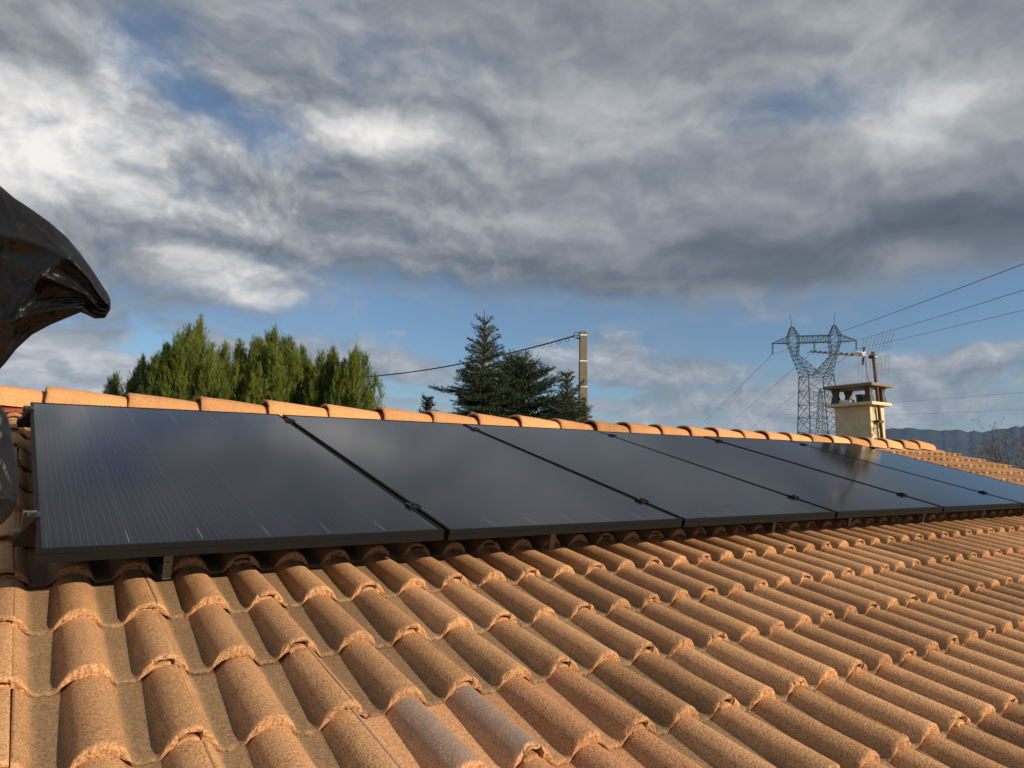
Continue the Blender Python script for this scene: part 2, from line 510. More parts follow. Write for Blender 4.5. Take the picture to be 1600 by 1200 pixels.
def mountains():
    """long limestone ridge on the right, about 8 km away"""
    prof = [(1180, 716), (1260, 704), (1330, 690), (1372, 676), (1386, 670), (1396, 668.5), (1410, 671), (1424, 668.5), (1436, 671), (1452, 671.5), (1470, 674),
            (1486, 671.5), (1500, 672), (1512, 675), (1522, 673), (1533, 676), (1545, 673), (1560, 671), (1575, 668.5), (1590, 667), (1606, 664), (1640, 660), (1700, 664), (1800, 655), (1950, 668), (2200, 660)]
    xs = np.arange(1180, 2200, 3.0)
    top = np.interp(xs, [p[0] for p in prof], [p[1] for p in prof])
    top += np.interp(xs, np.arange(1180, 2201, 9), rng.normal(0, 0.8, 114)) + rng.normal(0, 0.25, len(xs))
    rows = 26
    vs = []; fs = []
    ph = rng.uniform(0, 6.28, 8)
    def vnoise(nx_, ny_):
        g = rng.normal(0, 1, (nx_ + 2, ny_ + 2))
        gx = np.linspace(0, nx_, len(xs)); gy = np.linspace(0, ny_, rows)
        ix = gx.astype(int); iy = gy.astype(int); fx = (gx - ix)[:, None]; fy = (gy - iy)[None, :]
        fx = fx * fx * (3 - 2 * fx); fy = fy * fy * (3 - 2 * fy)
        G = lambda a, b_: g[np.ix_(ix + a, iy + b_)]
        return G(0, 0) * (1 - fx) * (1 - fy) + G(1, 0) * fx * (1 - fy) + G(0, 1) * (1 - fx) * fy + G(1, 1) * fx * fy
    rough = vnoise(22, 3) * 1.0 + vnoise(48, 7) * 0.6 + vnoise(110, 14) * 0.35 + vnoise(220, 24) * 0.18
    for i, (x, t) in enumerate(zip(xs, top)):
        p_top = at_depth(x, t, 8200)
        d = ray(x, t); d = np.array((d[0], d[1], 0)); d /= np.linalg.norm(d)
        for j in range(rows):
            a = j / (rows - 1)
            # a cliff band first, then spurs running down to the plain
            hgt = 1 - (0.16 * min(1, a / 0.05) + 0.84 * max(0, (a - 0.05) / 0.95) ** 0.85)
            spur = rough[i, j] * 190 * min(1, a * 3)
            back = -2600 * a + spur - (25 if 0 < a <= 0.05 else 0)
            z = p_top[2] * hgt + (rough[i, j] * 30 * min(1, a * 8) if j else 0)
            vs.append((p_top[0] + d[0] * back, p_top[1] + d[1] * back, max(z, -2.2)))
    m = rows
    for i in range(len(xs) - 1):
        for j in range(rows - 1): fs.append((i * m + j, i * m + j + 1, (i + 1) * m + j + 1, (i + 1) * m + j))
    # far side
    o0 = len(vs)
    for x, t in zip(xs, top):
        p = at_depth(x, t, 8200); d = ray(x, t)
        vs.append((p[0] + d[0] * 900, p[1] + d[1] * 900, -2.2))
    for i in range(len(xs) - 1): fs.append((i * m, (i + 1) * m, o0 + i + 1, o0 + i))
    me = bpy.data.meshes.new('mountains'); me.from_pydata(vs, [], fs); me.shade_smooth()
    o = bpy.data.objects.new('mountains', me); COL.objects.link(o); o['kind'] = 'structure'
    mt, N, b = mat_new('wooded_limestone')
    co = N.coord('Object'); geo = N.new('ShaderNodeNewGeometry')
    nx, ny, nz = N.xyz(geo.outputs['Normal'])
    px, py, pz = N.xyz(co)
    rock = (1.0 - nz.abs() + (N.noise(co, 0.006, 5, 0.6) - 0.5) * 0.5).step(0.45, 0.75) * (N.noise(co, 0.012, 4, 0.6)).step(0.4, 0.6)
    rock = rock * (pz / 450.0).step(0.45, 0.9)
    c = N.mix(N.noise(co, 0.004, 6, 0.65).step(0.35, 0.65), (0.018, 0.028, 0.016), (0.040, 0.046, 0.028))
    c = N.mix(rock * 0.8, c, (0.36, 0.33, 0.29))
    N.link(c, b.inputs['Base Color']); b.inputs['Roughness'].default_value = 0.95; b.inputs['Specular IOR Level'].default_value = 0.1
    me.materials.append(mt)


mountains()

# ------------------------------------------------------------------ house and roof
house = tag(empty('house', (4, 2.5, 0)), 'house with an orange-brown double-roll tiled roof under the solar panels', 'house')
V_RIDGE = 2.5 / math.cos(PITCH)
U_LO, U_HI = -4.4, 10.17
RP, GAUGE, RH = 0.155, 0.2935, 0.050
COLW = 2 * RP
U_ORG = -0.055                        # crest with the joint, first tile column of panel one
V_ORG = -0.045
N_TILE = -0.14 - RH                   # channel level at the nose, below the panel glass

roof_m = MB()
y_end = -2.75
# deck as a thin solid under the tiles (roof coordinates)
roof_m.box2((U_LO, y_end, N_TILE - 0.13), (U_HI - 0.06, V_RIDGE - 0.02, N_TILE - 0.05))
roof = roof_m.build('roof', 'deck', house)
roof.location = (-4, -2.5, Z0)
roof.rotation_euler = (PITCH, 0, 0)


def hprof(x, y=0.0):
    """height of the two rolls across a tile; the rolls taper towards the head so that tiles nest"""
    f = y / GAUGE
    xx = np.abs(((np.asarray(x, float) + RP / 2) % RP) - RP / 2)
    a = 0.0555 - 0.0085 * f
    q = np.clip(xx / a, 0, 1)
    return (RH - 0.0165 * f) * (1 - q ** 2.2) ** 0.74


def smooth_h(x, y=0.0):
    return sum(hprof(np.asarray(x) + d, y) for d in (-0.005, -0.0025, 0, 0.0025, 0.005)) / 5


def tile_mesh(name, seed, hi=True):
    r = np.random.default_rng(seed)
    if hi:
        fl = np.array([-0.024, -0.012, 0.000, 0.010, 0.0175])
        main = np.concatenate([np.linspace(0.0195, 0.28, 46), [0.284, 0.2855, 0.293, 0.301, 0.309, 0.317, 0.3225, 0.3285]])
    else:
        fl = np.array([])
        main = np.concatenate([np.linspace(0.0185, 0.3285, 25)])
    xs = np.concatenate([fl, main])
    h = smooth_h(xs); nf = len(fl); n = len(xs)
    hv = np.clip(h / RH, 0, 1)
    thick = 0.0095 + 0.0185 * hv                      # nose thick on the rolls, thin in the channels
    if hi: thick[nf:][main > 0.2847] = 0.011
    drop = np.zeros(n); drop[:nf] = 0.019
    if hi: thick[:nf] = 0.013
    L = 0.372
    VST = 0.0085
    top = lambda y: smooth_h(xs, y) - VST * y / GAUGE - drop
    jit = lambda s: r.normal(0, s, n)
    t0 = top(0.0); bot = t0 - thick
    rings = []; hh = []; nose = []
    if hi:
        chip = np.zeros(n)
        for _ in range(r.integers(1, 5)):
            k = r.integers(4, n); w = r.integers(1, 3)
            chip[max(0, k - w):k + w] += r.uniform(0.002, 0.007)
        wob = np.convolve(r.normal(0, 0.0018, n + 6), np.ones(5) / 5, 'same')[3:-3]
        wob[:nf] += 0.004
        ns = 0.25 + 0.75 * hv
        yb = wob + jit(0.0009)
        rings.append((yb + 0.002, bot + jit(0.0007), ns))
        rings.append((yb + jit(0.0010), bot * 0.66 + t0 * 0.34 + jit(0.0007), ns))
        rings.append((yb - 0.0008 + jit(0.0010), bot * 0.33 + t0 * 0.67 + jit(0.0007), ns))
        rings.append((yb + 0.0006 + chip + jit(0.0007), t0 - 0.0026 + jit(0.0005) - chip * 0.4, ns))
        rings.append((yb + 0.0036 + chip * 1.4 + jit(0.0007), top(0.0036) - 0.0003 + jit(0.0003), ns * 0.4))
        rings.append((yb * 0.3 + 0.014 + chip, top(0.014), ns * 0))
        for yy in (0.1, 0.2, 0.29): rings.append((np.full(n, yy), top(yy) + jit(0.00015), ns * 0))
        rings.append((np.full(n, L), top(L), ns * 0))
        rings.append((np.full(n, L), top(L) - 0.009, ns * 0))
    else:
        z0 = np.zeros(n); ns = 0.25 + 0.75 * hv
        rings.append((z0, bot, ns)); rings.append((z0 + 0.001, t0 - 0.003, ns)); rings.append((z0 + 0.005, top(0.005), ns * 0.3))
        rings.append((z0 + 0.014, top(0.014), ns * 0)); rings.append((z0 + 0.31, top(0.31), ns * 0))
    vs = []
    for (yy, zz, ns) in rings:
        for i in range(n):
            vs.append((xs[i], yy[i], zz[i])); hh.append(hv[i]); nose.append(ns[i])
    fs = []; flat = []
    nr = len(rings)
    for j in range(nr - 1):
        for i in range(n - 1):
            fs.append((j * n + i, j * n + i + 1, (j + 1) * n + i + 1, (j + 1) * n + i)); flat.append(j < 4 if hi else j < 2)
    if hi:                                            # underside and sides
        for i in range(n - 1): fs.append(((nr - 1) * n + i, (nr - 1) * n + i + 1, i + 1, i)); flat.append(True)
        fs.append(tuple(j * n for j in range(nr))); flat.append(True)
        fs.append(tuple(j * n + n - 1 for j in range(nr - 1, -1, -1))); flat.append(True)
    return np.array(vs), fs, np.array(hh), np.array(nose), flat


def mk_tile(name, seed):
    vs, fs, hh, nose, flat = tile_mesh(name, seed)
    me = bpy.data.meshes.new(name); me.from_pydata(vs.tolist(), [], fs)
    me.polygons.foreach_set('use_smooth', [not q for q in flat])
    add_attr(me, 'hh', hh); add_attr(me, 'nose', nose)
    me.update()
    return me


tile_data = {}
for kind in ('tile', 'tile_clean', 'tile_flash'):
    tile_data[kind] = []
    for k in range(10 if kind == 'tile' else 2):
        me = mk_tile('tile', 100 + k); me.materials.append(M[kind]); tile_data[kind].append(me)

# choose the 300 tiles that show largest in the photograph
M3 = np.array([[1, 0, 0], [0, math.cos(PITCH), -math.sin(PITCH)], [0, math.sin(PITCH), math.cos(PITCH)]])


def roof_pt(u, v, n): return M3 @ np.array((u, v, n), float) + np.array((0, 0, Z0))


def project(p):
    q = CR @ (np.asarray(p) - CAM)
    return (800 + FPX * q[0] / q[2], 600 + FPX * q[1] / q[2], q[2])


i_lo, i_hi = math.floor((U_LO - U_ORG) / COLW), 32
slots = []
for j in range(-9, 9):
    v = V_ORG + GAUGE * j
    for i in range(i_lo, i_hi + 1):
        u = U_ORG + COLW * i
        c = roof_pt(u + COLW / 2, v + GAUGE / 2, N_TILE + 0.03)
        x, y, d = project(c)
        size = 0.0
        if d > 0.15:
            cs = [project(roof_pt(u + a, v + b, N_TILE + 0.03)) for a, b in ((0, 0), (COLW, 0), (COLW, GAUGE), (0, GAUGE))]
            if all(q[2] > 0.12 for q in cs):
                ar = 0.5 * abs(sum(cs[k][0] * cs[(k + 1) % 4][1] - cs[(k + 1) % 4][0] * cs[k][1] for k in range(4)))
                xs_ = [q[0] for q in cs]; ys_ = [q[1] for q in cs]
                if max(xs_) > -5 and min(xs_) < 1605 and min(ys_) < 1205 and max(ys_) > 0: size = ar
        if 0.02 < v and 0.0 < u and u + COLW < 6.9 and v < 1.75: size *= 0.0 if v > 0.4 else 0.5
        slots.append((size, i, j, u, v))
slots.sort(key=lambda t: -t[0])
piece = [s for s in slots[:300] if s[0] > 0]
rest = slots[len(piece):]

FLASH = {(2, -3)}
CLEAN = {(3, -3), (3, -4), (2, -4)}
for (size, i, j, u, v) in piece:
    k = 'tile_flash' if (i, j) in FLASH else 'tile_clean' if (i, j) in CLEAN else 'tile'
    o = bpy.data.objects.new('tile', random.choice(tile_data[k])); COL.objects.link(o)
    o.parent = roof
    o.location = (u + random.gauss(0, 0.0016), v + random.gauss(0, 0.0045), N_TILE + random.gauss(0, 0.0007))
    o.rotation_euler = (random.gauss(0, 0.0015), random.gauss(0, 0.004), random.gauss(0, 0.007))
    if v > 2.2: o.scale = (1, (V_RIDGE - v - 0.01) / 0.372, 1)
    if k == 'tile_flash': o['label'] = 'newer roof tile with grey flamed finish on its rolls'


def tile_field(name, places, lo, flip=False):
    vs0, fs0, hh0, no0, flat0 = lo
    nv = len(vs0); V = []; F = []; rn = []; fl = []
    for k, (u, v, sy) in enumerate(places):
        w = vs0.copy(); w[:, 1] *= sy
        w += np.array((u + random.gauss(0, 0.001), v + random.gauss(0, 0.003), N_TILE + random.gauss(0, 0.0006)))
        V.append(w); F.extend([tuple(a + k * nv for a in f) for f in fs0]); rn.append(np.full(nv, random.random())); fl.extend(flat0)
    V = np.concatenate(V)
    if flip:        # other slope of the roof, mirrored about the ridge and taken back into roof coordinates
        W = V @ M3.T; W[:, 1] = 5.0 - W[:, 1]; V = W @ M3
    me = bpy.data.meshes.new(name); me.from_pydata(V.tolist(), [], F if not flip else [f[::-1] for f in F])
    me.polygons.foreach_set('use_smooth', [not q for q in fl])
    n = len(places)
    add_attr(me, 'hh', np.tile(hh0, n)); add_attr(me, 'nose', np.tile(no0, n)); add_attr(me, 'rnd', np.concatenate(rn))
    me.materials.append(M['tile']); me.update()
    o = bpy.data.objects.new(name, me); COL.objects.link(o); o.parent = roof; o['kind'] = 'stuff'
    return o


LO = tile_mesh('lo', 5, hi=False)
tile_field('tile_field', [(u, v, 1.0 if v < 2.2 else (V_RIDGE - v - 0.01) / 0.372) for (_, i, j, u, v) in rest], LO)
tile_field('tile_field', [(U_ORG + COLW * i, V_ORG + GAUGE * j, 1.0 if j < 8 else 0.6) for j in range(-9, 9) for i in range(i_lo, i_hi + 1)], LO, True)

# other slope deck, walls
m = MB()
W_ = []
for p in ((U_LO, y_end, N_TILE - 0.13), (U_HI - .06, y_end, N_TILE - 0.13), (U_HI - .06, V_RIDGE - .02, N_TILE - 0.13), (U_LO, V_RIDGE - .02, N_TILE - 0.13),
          (U_LO, y_end, N_TILE - 0.05), (U_HI - .06, y_end, N_TILE - 0.05), (U_HI - .06, V_RIDGE - .02, N_TILE - 0.05), (U_LO, V_RIDGE - .02, N_TILE - 0.05)):
    q = M3 @ np.array(p); q[1] = 5.0 - q[1]; W_.append(q + np.array((-4, -2.5, Z0)))
m.add(W_, [(0, 1, 2, 3), (4, 7, 6, 5), (0, 4, 5, 1), (1, 5, 6, 2), (2, 6, 7, 3), (3, 7, 4, 0)])
m.build('rear_roof_deck', 'deck', house)
m = MB()
yl, yh = -2.2, 7.2
ze = Z0 + yl * math.tan(PITCH) - 0.36
zr = Z0 + 2.5 * math.tan(PITCH) - 0.36
x0, x1 = U_LO + 0.2, U_HI - 0.25
prof = [(yl, 0), (yh, 0), (yh, ze), (2.5, zr), (yl, ze)]
vs = [(x0 - 4, a - 2.5, b) for a, b in prof] + [(x1 - 4, a - 2.5, b) for a, b in prof]
m.add(vs, [(0, 1, 2, 3, 4)[::-1], (5, 6, 7, 8, 9)] + [(i, (i + 1) % 5, 5 + (i + 1) % 5, 5 + i) for i in range(5)])
m.build('wall', 'wall', house)

# ridge tiles
RZ = 0.642                               # top of the ridge tiles above the lower panel edge


def ridge_mesh(seed, L=0.45):
    r = np.random.default_rng(seed)
    n = 17; vs = []; fs = []; hh = []; nose = []; flat = []
    def ring(x, w, h, zoff, ns):
        for k in range(n):
            a = math.pi * k / (n - 1)
            cy, sz = math.cos(a), math.sin(a)
            yy = w * np.sign(cy) * abs(cy) ** 0.85; zz = h * abs(sz) ** 0.72
            vs.append((x + r.normal(0, 0.0012 if ns else 0.0003), yy + r.normal(0, 0.0006), zz - 0.118 + zoff + r.normal(0, 0.0005)))
            hh.append(1.0); nose.append(ns)
    # outside: thick mouth on the left, slim end on the right
    ring(0.004, 0.112, 0.104, 0, 0.6)
    ring(0.0, 0.121, 0.114, 0, 1.0)
    ring(0.006, 0.126, 0.119, 0, 0.4)
    ring(0.05, 0.1245, 0.117, 0, 0)
    ring(0.2, 0.118, 0.1115, -0.003, 0)
    ring(L, 0.106, 0.099, -0.010, 0)
    ring(L, 0.092, 0.084, -0.010, 0.5)
    ring(0.2, 0.102, 0.094, -0.003, 0.0)
    ring(0.004, 0.112, 0.104, 0, 0.6)
    for j in range(8):
        for k in range(n - 1):
            fs.append((j * n + k, (j + 1) * n + k, (j + 1) * n + k + 1, j * n + k + 1)); flat.append(j in (0, 1, 5))
    me = bpy.data.meshes.new('ridge_tile'); me.from_pydata(vs, [], fs)
    me.polygons.foreach_set('use_smooth', [not q for q in flat])
    add_attr(me, 'hh', hh); add_attr(me, 'nose', np.array(nose) * 0.7); me.update()
    return me


rt = {'ridge': [], 'ridge_pale': []}
for k in range(4):
    for nm in rt:
        me = ridge_mesh(40 + k); me.materials.append(M[nm]); rt[nm].append(me)
CAP = 0.3865
inv = M3.T
k0 = math.floor((U_LO - 0.08) / CAP) + 1
for k in range(k0, 26):
    u = 0.08 + CAP * k
    if u > 9.48: break
    pale = k in (19, 21, 22, 23)
    o = bpy.data.objects.new('ridge_tile', random.choice(rt['ridge_pale' if pale else 'ridge'])); COL.objects.link(o)
    o.parent = roof
    loc = inv @ np.array((u + random.gauss(0, 0.004), 2.5 + random.gauss(0, 0.003), RZ + random.gauss(0, 0.0025)))
    o.location = loc
    o.rotation_euler = (-PITCH, 0.024 + random.gauss(0, 0.003), random.gauss(0, 0.006))
# red ventilated underlay between ridge tiles and field tiles, mortar further on
for (ua, ub, nm, mt_name, wd) in ((U_LO + 0.05, 0.06, 'ridge_underlay', 'underlay', 0.9), (0.06, U_HI - 0.1, 'ridge_mortar', 'mortar', 0.8)):
    us = np.arange(ua, ub, 0.03875); rows_ = []; m = MB()
    for (yo, zo) in ((-0.135, -0.155), (-0.10, -0.128), (0.0, -0.105), (0.10, -0.128), (0.135, -0.155)):
        rows_.append([inv @ np.array((u, 2.5 + yo * wd, RZ + zo + (0.012 * math.cos(2 * math.pi * (u - U_ORG) / RP) if abs(yo) > 0.12 else 0))) for u in us])
    vs = [p for r in rows_ for p in r]; n = len(us)
    m.add(vs, [(j * n + i, j * n + i + 1, (j + 1) * n + i + 1, (j + 1) * n + i) for j in range(4) for i in range(n - 1)])
    o = m.build(nm, mt_name, roof, True)
    sm = o.modifiers.new('thick', 'SOLIDIFY'); sm.thickness = 0.004

# ------------------------------------------------------------------ chimney (part of the house)
CU0, CU1, CY0, CY1 = 8.99, 9.335, 2.80, 3.29
OFF = np.array((-4, -2.5, 0))


def H(x, y, z): return np.array((x, y, Z0 + z)) + OFF


m = MB(); m.box2(H(CU0, CY0, 0.05), H(CU1, CY1, 1.085))
chim = m.build('chimney', 'render', house, bevel=0.006)
m = MB(); m.box2(H(CU0 - 0.075, CY0 - 0.07, 1.087), H(CU1 + 0.075, CY1 + 0.07, 1.130)); m.build('shelf_slab', 'render', chim, bevel=0.008)
for (a, b) in ((CU0 + 0.02, CY0 + 0.02), (CU1 - 0.02, CY0 + 0.02), (CU0 + 0.02, CY1 - 0.02), (CU1 - 0.02, CY1 - 0.02)):
    m = MB(); c = H(a, b, 0); z0_ = Z0 + 1.131
    for q, (s, zz) in enumerate(((0.050, 0.0), (0.043, 0.05), (0.029, 0.12), (0.042, 0.185), (0.052, 0.198))):
        m.v += [(c[0] - s, c[1] - s, z0_ + zz), (c[0] + s, c[1] - s, z0_ + zz), (c[0] + s, c[1] + s, z0_ + zz), (c[0] - s, c[1] + s, z0_ + zz)]
    for q in range(4):
        for k in range(4): m.f.append((q * 4 + k, q * 4 + (k + 1) % 4, q * 4 + 4 + (k + 1) % 4, q * 4 + 4 + k))
    m.f += [(3, 2, 1, 0), (16, 17, 18, 19)]
    m.build('pillar', 'soot', chim)
m = MB(); c0 = H(CU0 - 0.095, CY0 - 0.09, 1.331); c1 = H(CU1 + 0.085, CY1 + 0.10, 1.372)
m.box2(c0, c1)
cap = m.build('chimney_cap', 'concrete', chim, bevel=0.008)
m = MB(); cc = H(CU0 + 0.13, CY0 + 0.18, 1.131)
m.lathe(cc, [(0.0, 0.0), (0.062, 0.0), (0.062, 0.09), (0.070, 0.092), (0.070, 0.112), (0.052, 0.112), (0.052, 0.02), (0.0, 0.02)], 20)
m.build('flue_pot', 'soot', chim, True)
m = MB(); m.box(H(CU0 + 0.06, CY0 + 0.345, 1.157), (0.10, 0.17, 0.045)); m.build('white_block', 'white', chim, bevel=0.004)

# ------------------------------------------------------------------ solar panels
PW, PH, GAP, PT = 1.134, 1.906, 0.020, 0.035
PP = PW + GAP
names = ['leftmost black solar panel, nearest, between the plastic sheet and the next panel', 'second black solar panel from the left on the tiled roof',
         'third black solar panel from the left on the tiled roof', 'fourth black solar panel from the left, third from the right end',
         'fifth black solar panel from the left, with the chimney reflected in it', 'rightmost black solar panel at the far end of the row']


def frame_mb():
    m = MB()
    def prof(a, b, inward):          # a frame bar with a grooved outer face
        a = np.array(a, float); b = np.array(b, float); w = np.array(inward, float)
        sec = [(0.0, 0.0), (0.0, -0.0125), (0.0018, -0.0135), (0.0018, -0.0150), (0.0, -0.0160), (0.0, -PT), (0.028, -PT), (0.028, -PT + 0.002), (0.0105, -PT + 0.002), (0.0105, 0.0)]
        n = len(sec); vs = []
        d = (b - a) / np.linalg.norm(b - a)
        for p, sg in ((a, 1), (b, -1)):
            for (o_, z_) in sec: vs.append(p + w * o_ + d * (o_ * sg) + np.array((0, 0, z_)))
        fs = [(k, (k + 1) % n, n + (k + 1) % n, n + k) for k in range(n)]
        m.add(vs, fs)
    c = [(0, 0, 0), (PW, 0, 0), (PW, PH, 0), (0, PH, 0)]
    prof(c[0], c[1], (0, 1, 0)); prof(c[1], c[2], (-1, 0, 0)); prof(c[2], c[3], (0, -1, 0)); prof(c[3], c[0], (1, 0, 0))
    return m


gm = MB(); gm.box2((0.0095, 0.0095, -0.007), (PW - 0.0095, PH - 0.0095, -0.0016))
bs = MB(); bs.box2((0.12, 0.92, -0.024), (0.20, 0.98, -0.0075))
proto = None
for k in range(6):
    p = empty('solar_panel', tuple(roof_pt(k * PP, 0, 0)), (PITCH, 0, 0))
    tag(p, names[k], 'solar panel', 'row of black solar panels on the roof')
    if k == 0:
        f0 = frame_mb().build('frame', 'frame', p); g0 = gm.build('glass', 'glass', p); j0 = bs.build('junction_box', 'clamp', p)
        proto = (f0, g0, j0)
    else:
        for q in proto:
            c = q.copy(); COL.objects.link(c); c.parent = p
    p.rotation_euler = (PITCH + random.gauss(0, 0.0008), random.gauss(0, 0.0006), 0)

# mounting rails with hooks and clamps
for v, lab in ((0.257, 'lower black mounting rail with clamps along the front of the panels'), (1.735, 'upper black mounting rail with clamps near the ridge')):
    r = empty('mounting_rail', tuple(roof_pt(0, v, 0)), (PITCH, 0, 0)); tag(r, lab, 'rail', 'rails under the solar panels')
    m = MB(); m.box2((-0.045, -0.02, -PT - 0.042), (6 * PP + 0.055, 0.02, -PT - 0.001))
    m.box2((-0.048, -0.012, -PT - 0.030), (-0.0445, 0.012, -PT - 0.012))
    m.build('rail_bar', 'clamp', r)
    for k in range(7):
        u = k * PP - GAP / 2
        c = MB()
        if k in (0, 6):
            sg = -1 if k == 0 else 1
            u = 0 if k == 0 else 6 * PP - GAP
            c.box2((u + sg * 0.002 if sg > 0 else u - 0.030, -0.022, -PT), (u + 0.030 if sg > 0 else u - 0.002, 0.022, 0.0015))
            c.box2((u - 0.030 if sg < 0 else u - 0.011, -0.0225, 0.0018), (u + 0.011 if sg < 0 else u + 0.030, 0.0225, 0.0065))
            bx = u + sg * 0.017
        else:
            c.box2((u - 0.022, -0.022, 0.0015), (u + 0.022, 0.022, 0.0062))
            c.box2((u - 0.0075, -0.020, -PT), (u + 0.0075, 0.020, 0.0012))
            c.box2((u - 0.022, -0.0225, 0.0064), (u - 0.015, 0.0225, 0.0098)); c.box2((u + 0.015, -0.0225, 0.0064), (u + 0.022, 0.0225, 0.0098))
            bx = u
        cl = c.build('clamp', 'clamp', r)
        b = MB(); b.lathe((bx, 0, 0.0066), [(0.0085, 0), (0.0085, 0.007), (0.005, 0.0075), (0.0045, 0.004), (0, 0.004)], 10)
        if k == 0: b.tube([(bx - 0.012, 0.0, 0.012), (bx + 0.020, 0.0, 0.012)], 0.0045, 8)
        b.build('bolt', 'steel' if k == 0 else 'clamp', cl)
    if v < 1:
        hooks = [0.335, 1.77, 3.24, 3.96, 4.83, 5.7, 6.4]
    else:
        hooks = [0.3, 1.7, 3.1, 4.6, 6.2]
    for u in hooks:
        hk = MB()
        y = 0.200 - v if v < 1 else -0.12
        hk.box2((u - 0.012, y - 0.003, -0.175), (u + 0.012, y + 0.003, -PT - 0.003))
        hk.box2((u - 0.012, y + 0.0032, -0.0835), (u + 0.012, 0.018, -PT - 0.0425))
        hk.box2((u - 0.012, y - 0.004, -0.181), (u + 0.012, y + 0.10, -0.1752))
        h_ = hk.build('hook', 'alu', r)
        sl = MB(); sl.box2((u - 0.0045, y - 0.0045, -0.092), (u + 0.0045, y - 0.0032, -0.052)); sl.lathe((u, y - 0.0033, -0.13), [(0, 0), (0.006, 0)], 8)
        sl.build('slot', 'hole', h_)
    m = None

# ------------------------------------------------------------------ television antenna on the chimney
er, eu, ef = CR[0], -CR[1], CR[2]
ant = tag(empty('tv_antenna', tuple(at_Y(1378.6, 690, 2.76))), 'rusty mast with a white television antenna and wire grid reflector strapped to the chimney', 'antenna')
A0 = np.array(ant.location)
mb, mt_ = at_Y(1378.6, 690, 2.765), at_Y(1363.7, 549.5, 2.765)
mbot = mb + (mb - mt_) * 0.12
m = MB(); m.tube([mbot - A0, mt_ - A0], 0.0205, 12); m.build('mast', 'rust', ant, True)
for yy in (659,):
    m = MB(); p = at_Y(1376, yy, 2.765) - A0; q = H(0, CY0, 0) - OFF
    m.box2((p[0] - 0.09, p[1] - 0.026, p[2] - 0.018), (p[0] + 0.03, p[1] - 0.021, p[2] + 0.018))
    m.box2((p[0] - 0.09, p[1] - 0.026, p[2] - 0.018), (p[0] - 0.08, p[1] + 0.036, p[2] + 0.018))
    m.box2((p[0] - 0.16, p[1] + 0.030, p[2] - 0.010), (p[0] + 0.05, p[1] + 0.0345, p[2] + 0.010))
    m.build('wall_bracket', 'soot', ant)
hd = er * 0.80 + eu * 0.17 + ef * 0.57; hd /= np.linalg.norm(hd)
bd = -er * 0.80 - eu * 0.02 + ef * 0.66; bd -= hd * (bd @ hd); bd /= np.linalg.norm(bd)
bd = bd + eu * 0.10; bd /= np.linalg.norm(bd)
ud = np.cross(hd, bd); ud = ud if ud[2] > 0 else -ud
hub = at_Y(1363.5, 557, 2.74) - A0
px_m = 1 / FPX * (CR[2] @ (A0 - CAM))
hub_d = CR[2] @ (hub + A0 - CAM)
tipb = at_depth(1267.5, 549.5, hub_d + 0.45) - A0
L = np.linalg.norm(tipb - hub); bd = (tipb - hub) / L
ud = np.cross(hd, bd); ud = ud if ud[2] > 0 else -ud; ud /= np.linalg.norm(ud)
m = MB(); m.tube([hub - bd * 0.05, hub + bd * L], 0.0115, 8); m.build('boom', 'white', ant, True)
for k in range(9):
    p = hub + bd * (L * (0.30 + 0.70 * k / 8))
    ln = 0.125 - 0.004 * k
    m = MB(); m.tube([p - hd * ln, p + hd * ln], 0.005, 5)
    m.tube([p + ud * 0.012 - hd * 0.015, p + ud * 0.012 + hd * 0.015], 0.010, 6)
    m.build('director', 'wire', ant)
    if k < 8:
        m = MB(); q = hub + bd * (L * (0.335 + 0.70 * k / 8)); m.tube([q - bd * 0.012, q + bd * 0.012], 0.0135, 8); m.build('spacer', 'soot', ant)
m = MB(); p = hub + bd * 0.13; m.box(p + ud * 0.02, (0.05, 0.05, 0.05), np.array([hd, bd, ud]).T); m.box(p + bd * 0.02 + ud * 0.035, (0.10, 0.09, 0.035), np.array([hd, bd, ud]).T)
m.build('dipole_box', 'white', ant, bevel=0.008)
m = MB(); p = hub + bd * 0.11; m.box(p + ud * 0.085, (0.025, 0.012, 0.06), np.array([hd, bd, ud]).T); m.box(p - ud * 0.07, (0.025, 0.012, 0.10), np.array([hd, bd, ud]).T)
m.build('dipole', 'clamp', ant)
m = MB(); m.box(hub, (0.07, 0.07, 0.055), np.array([hd, bd, ud]).T); m.build('mast_clamp', 'soot', ant, bevel=0.006)
for sg, up_ in ((1, eu * 0.24 + er * 0.015 - ef * 0.10), (-1, -eu * 0.25 - er * 0.05 - ef * 0.08)):
    m = MB(); base = hub - bd * 0.02 + eu * sg * 0.035
    hw = 0.38
    for k in range(9):
        p = base + up_ * (k / 8); m.tube([p - hd * hw, p + hd * hw], 0.0019, 4)
    for k in range(9):
        s_ = -hw + 2 * hw * k / 8; m.tube([base + hd * s_, base + up_ + hd * s_], 0.0017, 4)
    m.build('reflector_grid', 'wire', ant)
m = MB(); pth = []
for t in np.linspace(0, 1, 14):
    p = (hub + bd * 0.11) * (1 - t) + (mb - A0) * t
    pth.append(p - er * 0.035 * math.sin(math.pi * t) - ef * 0.035 + np.array((0, 0, -0.02 * math.sin(math.pi * t))))
m.tube(pth, 0.004, 5)
e0 = pth[-1]; c0_ = H(CU0, CY0, 0) - OFF - np.array((0, 0, 0)) - A0
m.tube([e0, e0 + np.array((-0.10, 0.0, 0.01)), e0 + np.array((-0.21, 0.02, 0.0)), e0 + np.array((-0.212, 0.15, -0.02)), e0 + np.array((-0.212, 0.40, -0.05))], 0.005, 5)
m.build('cable', 'blackwire', ant)
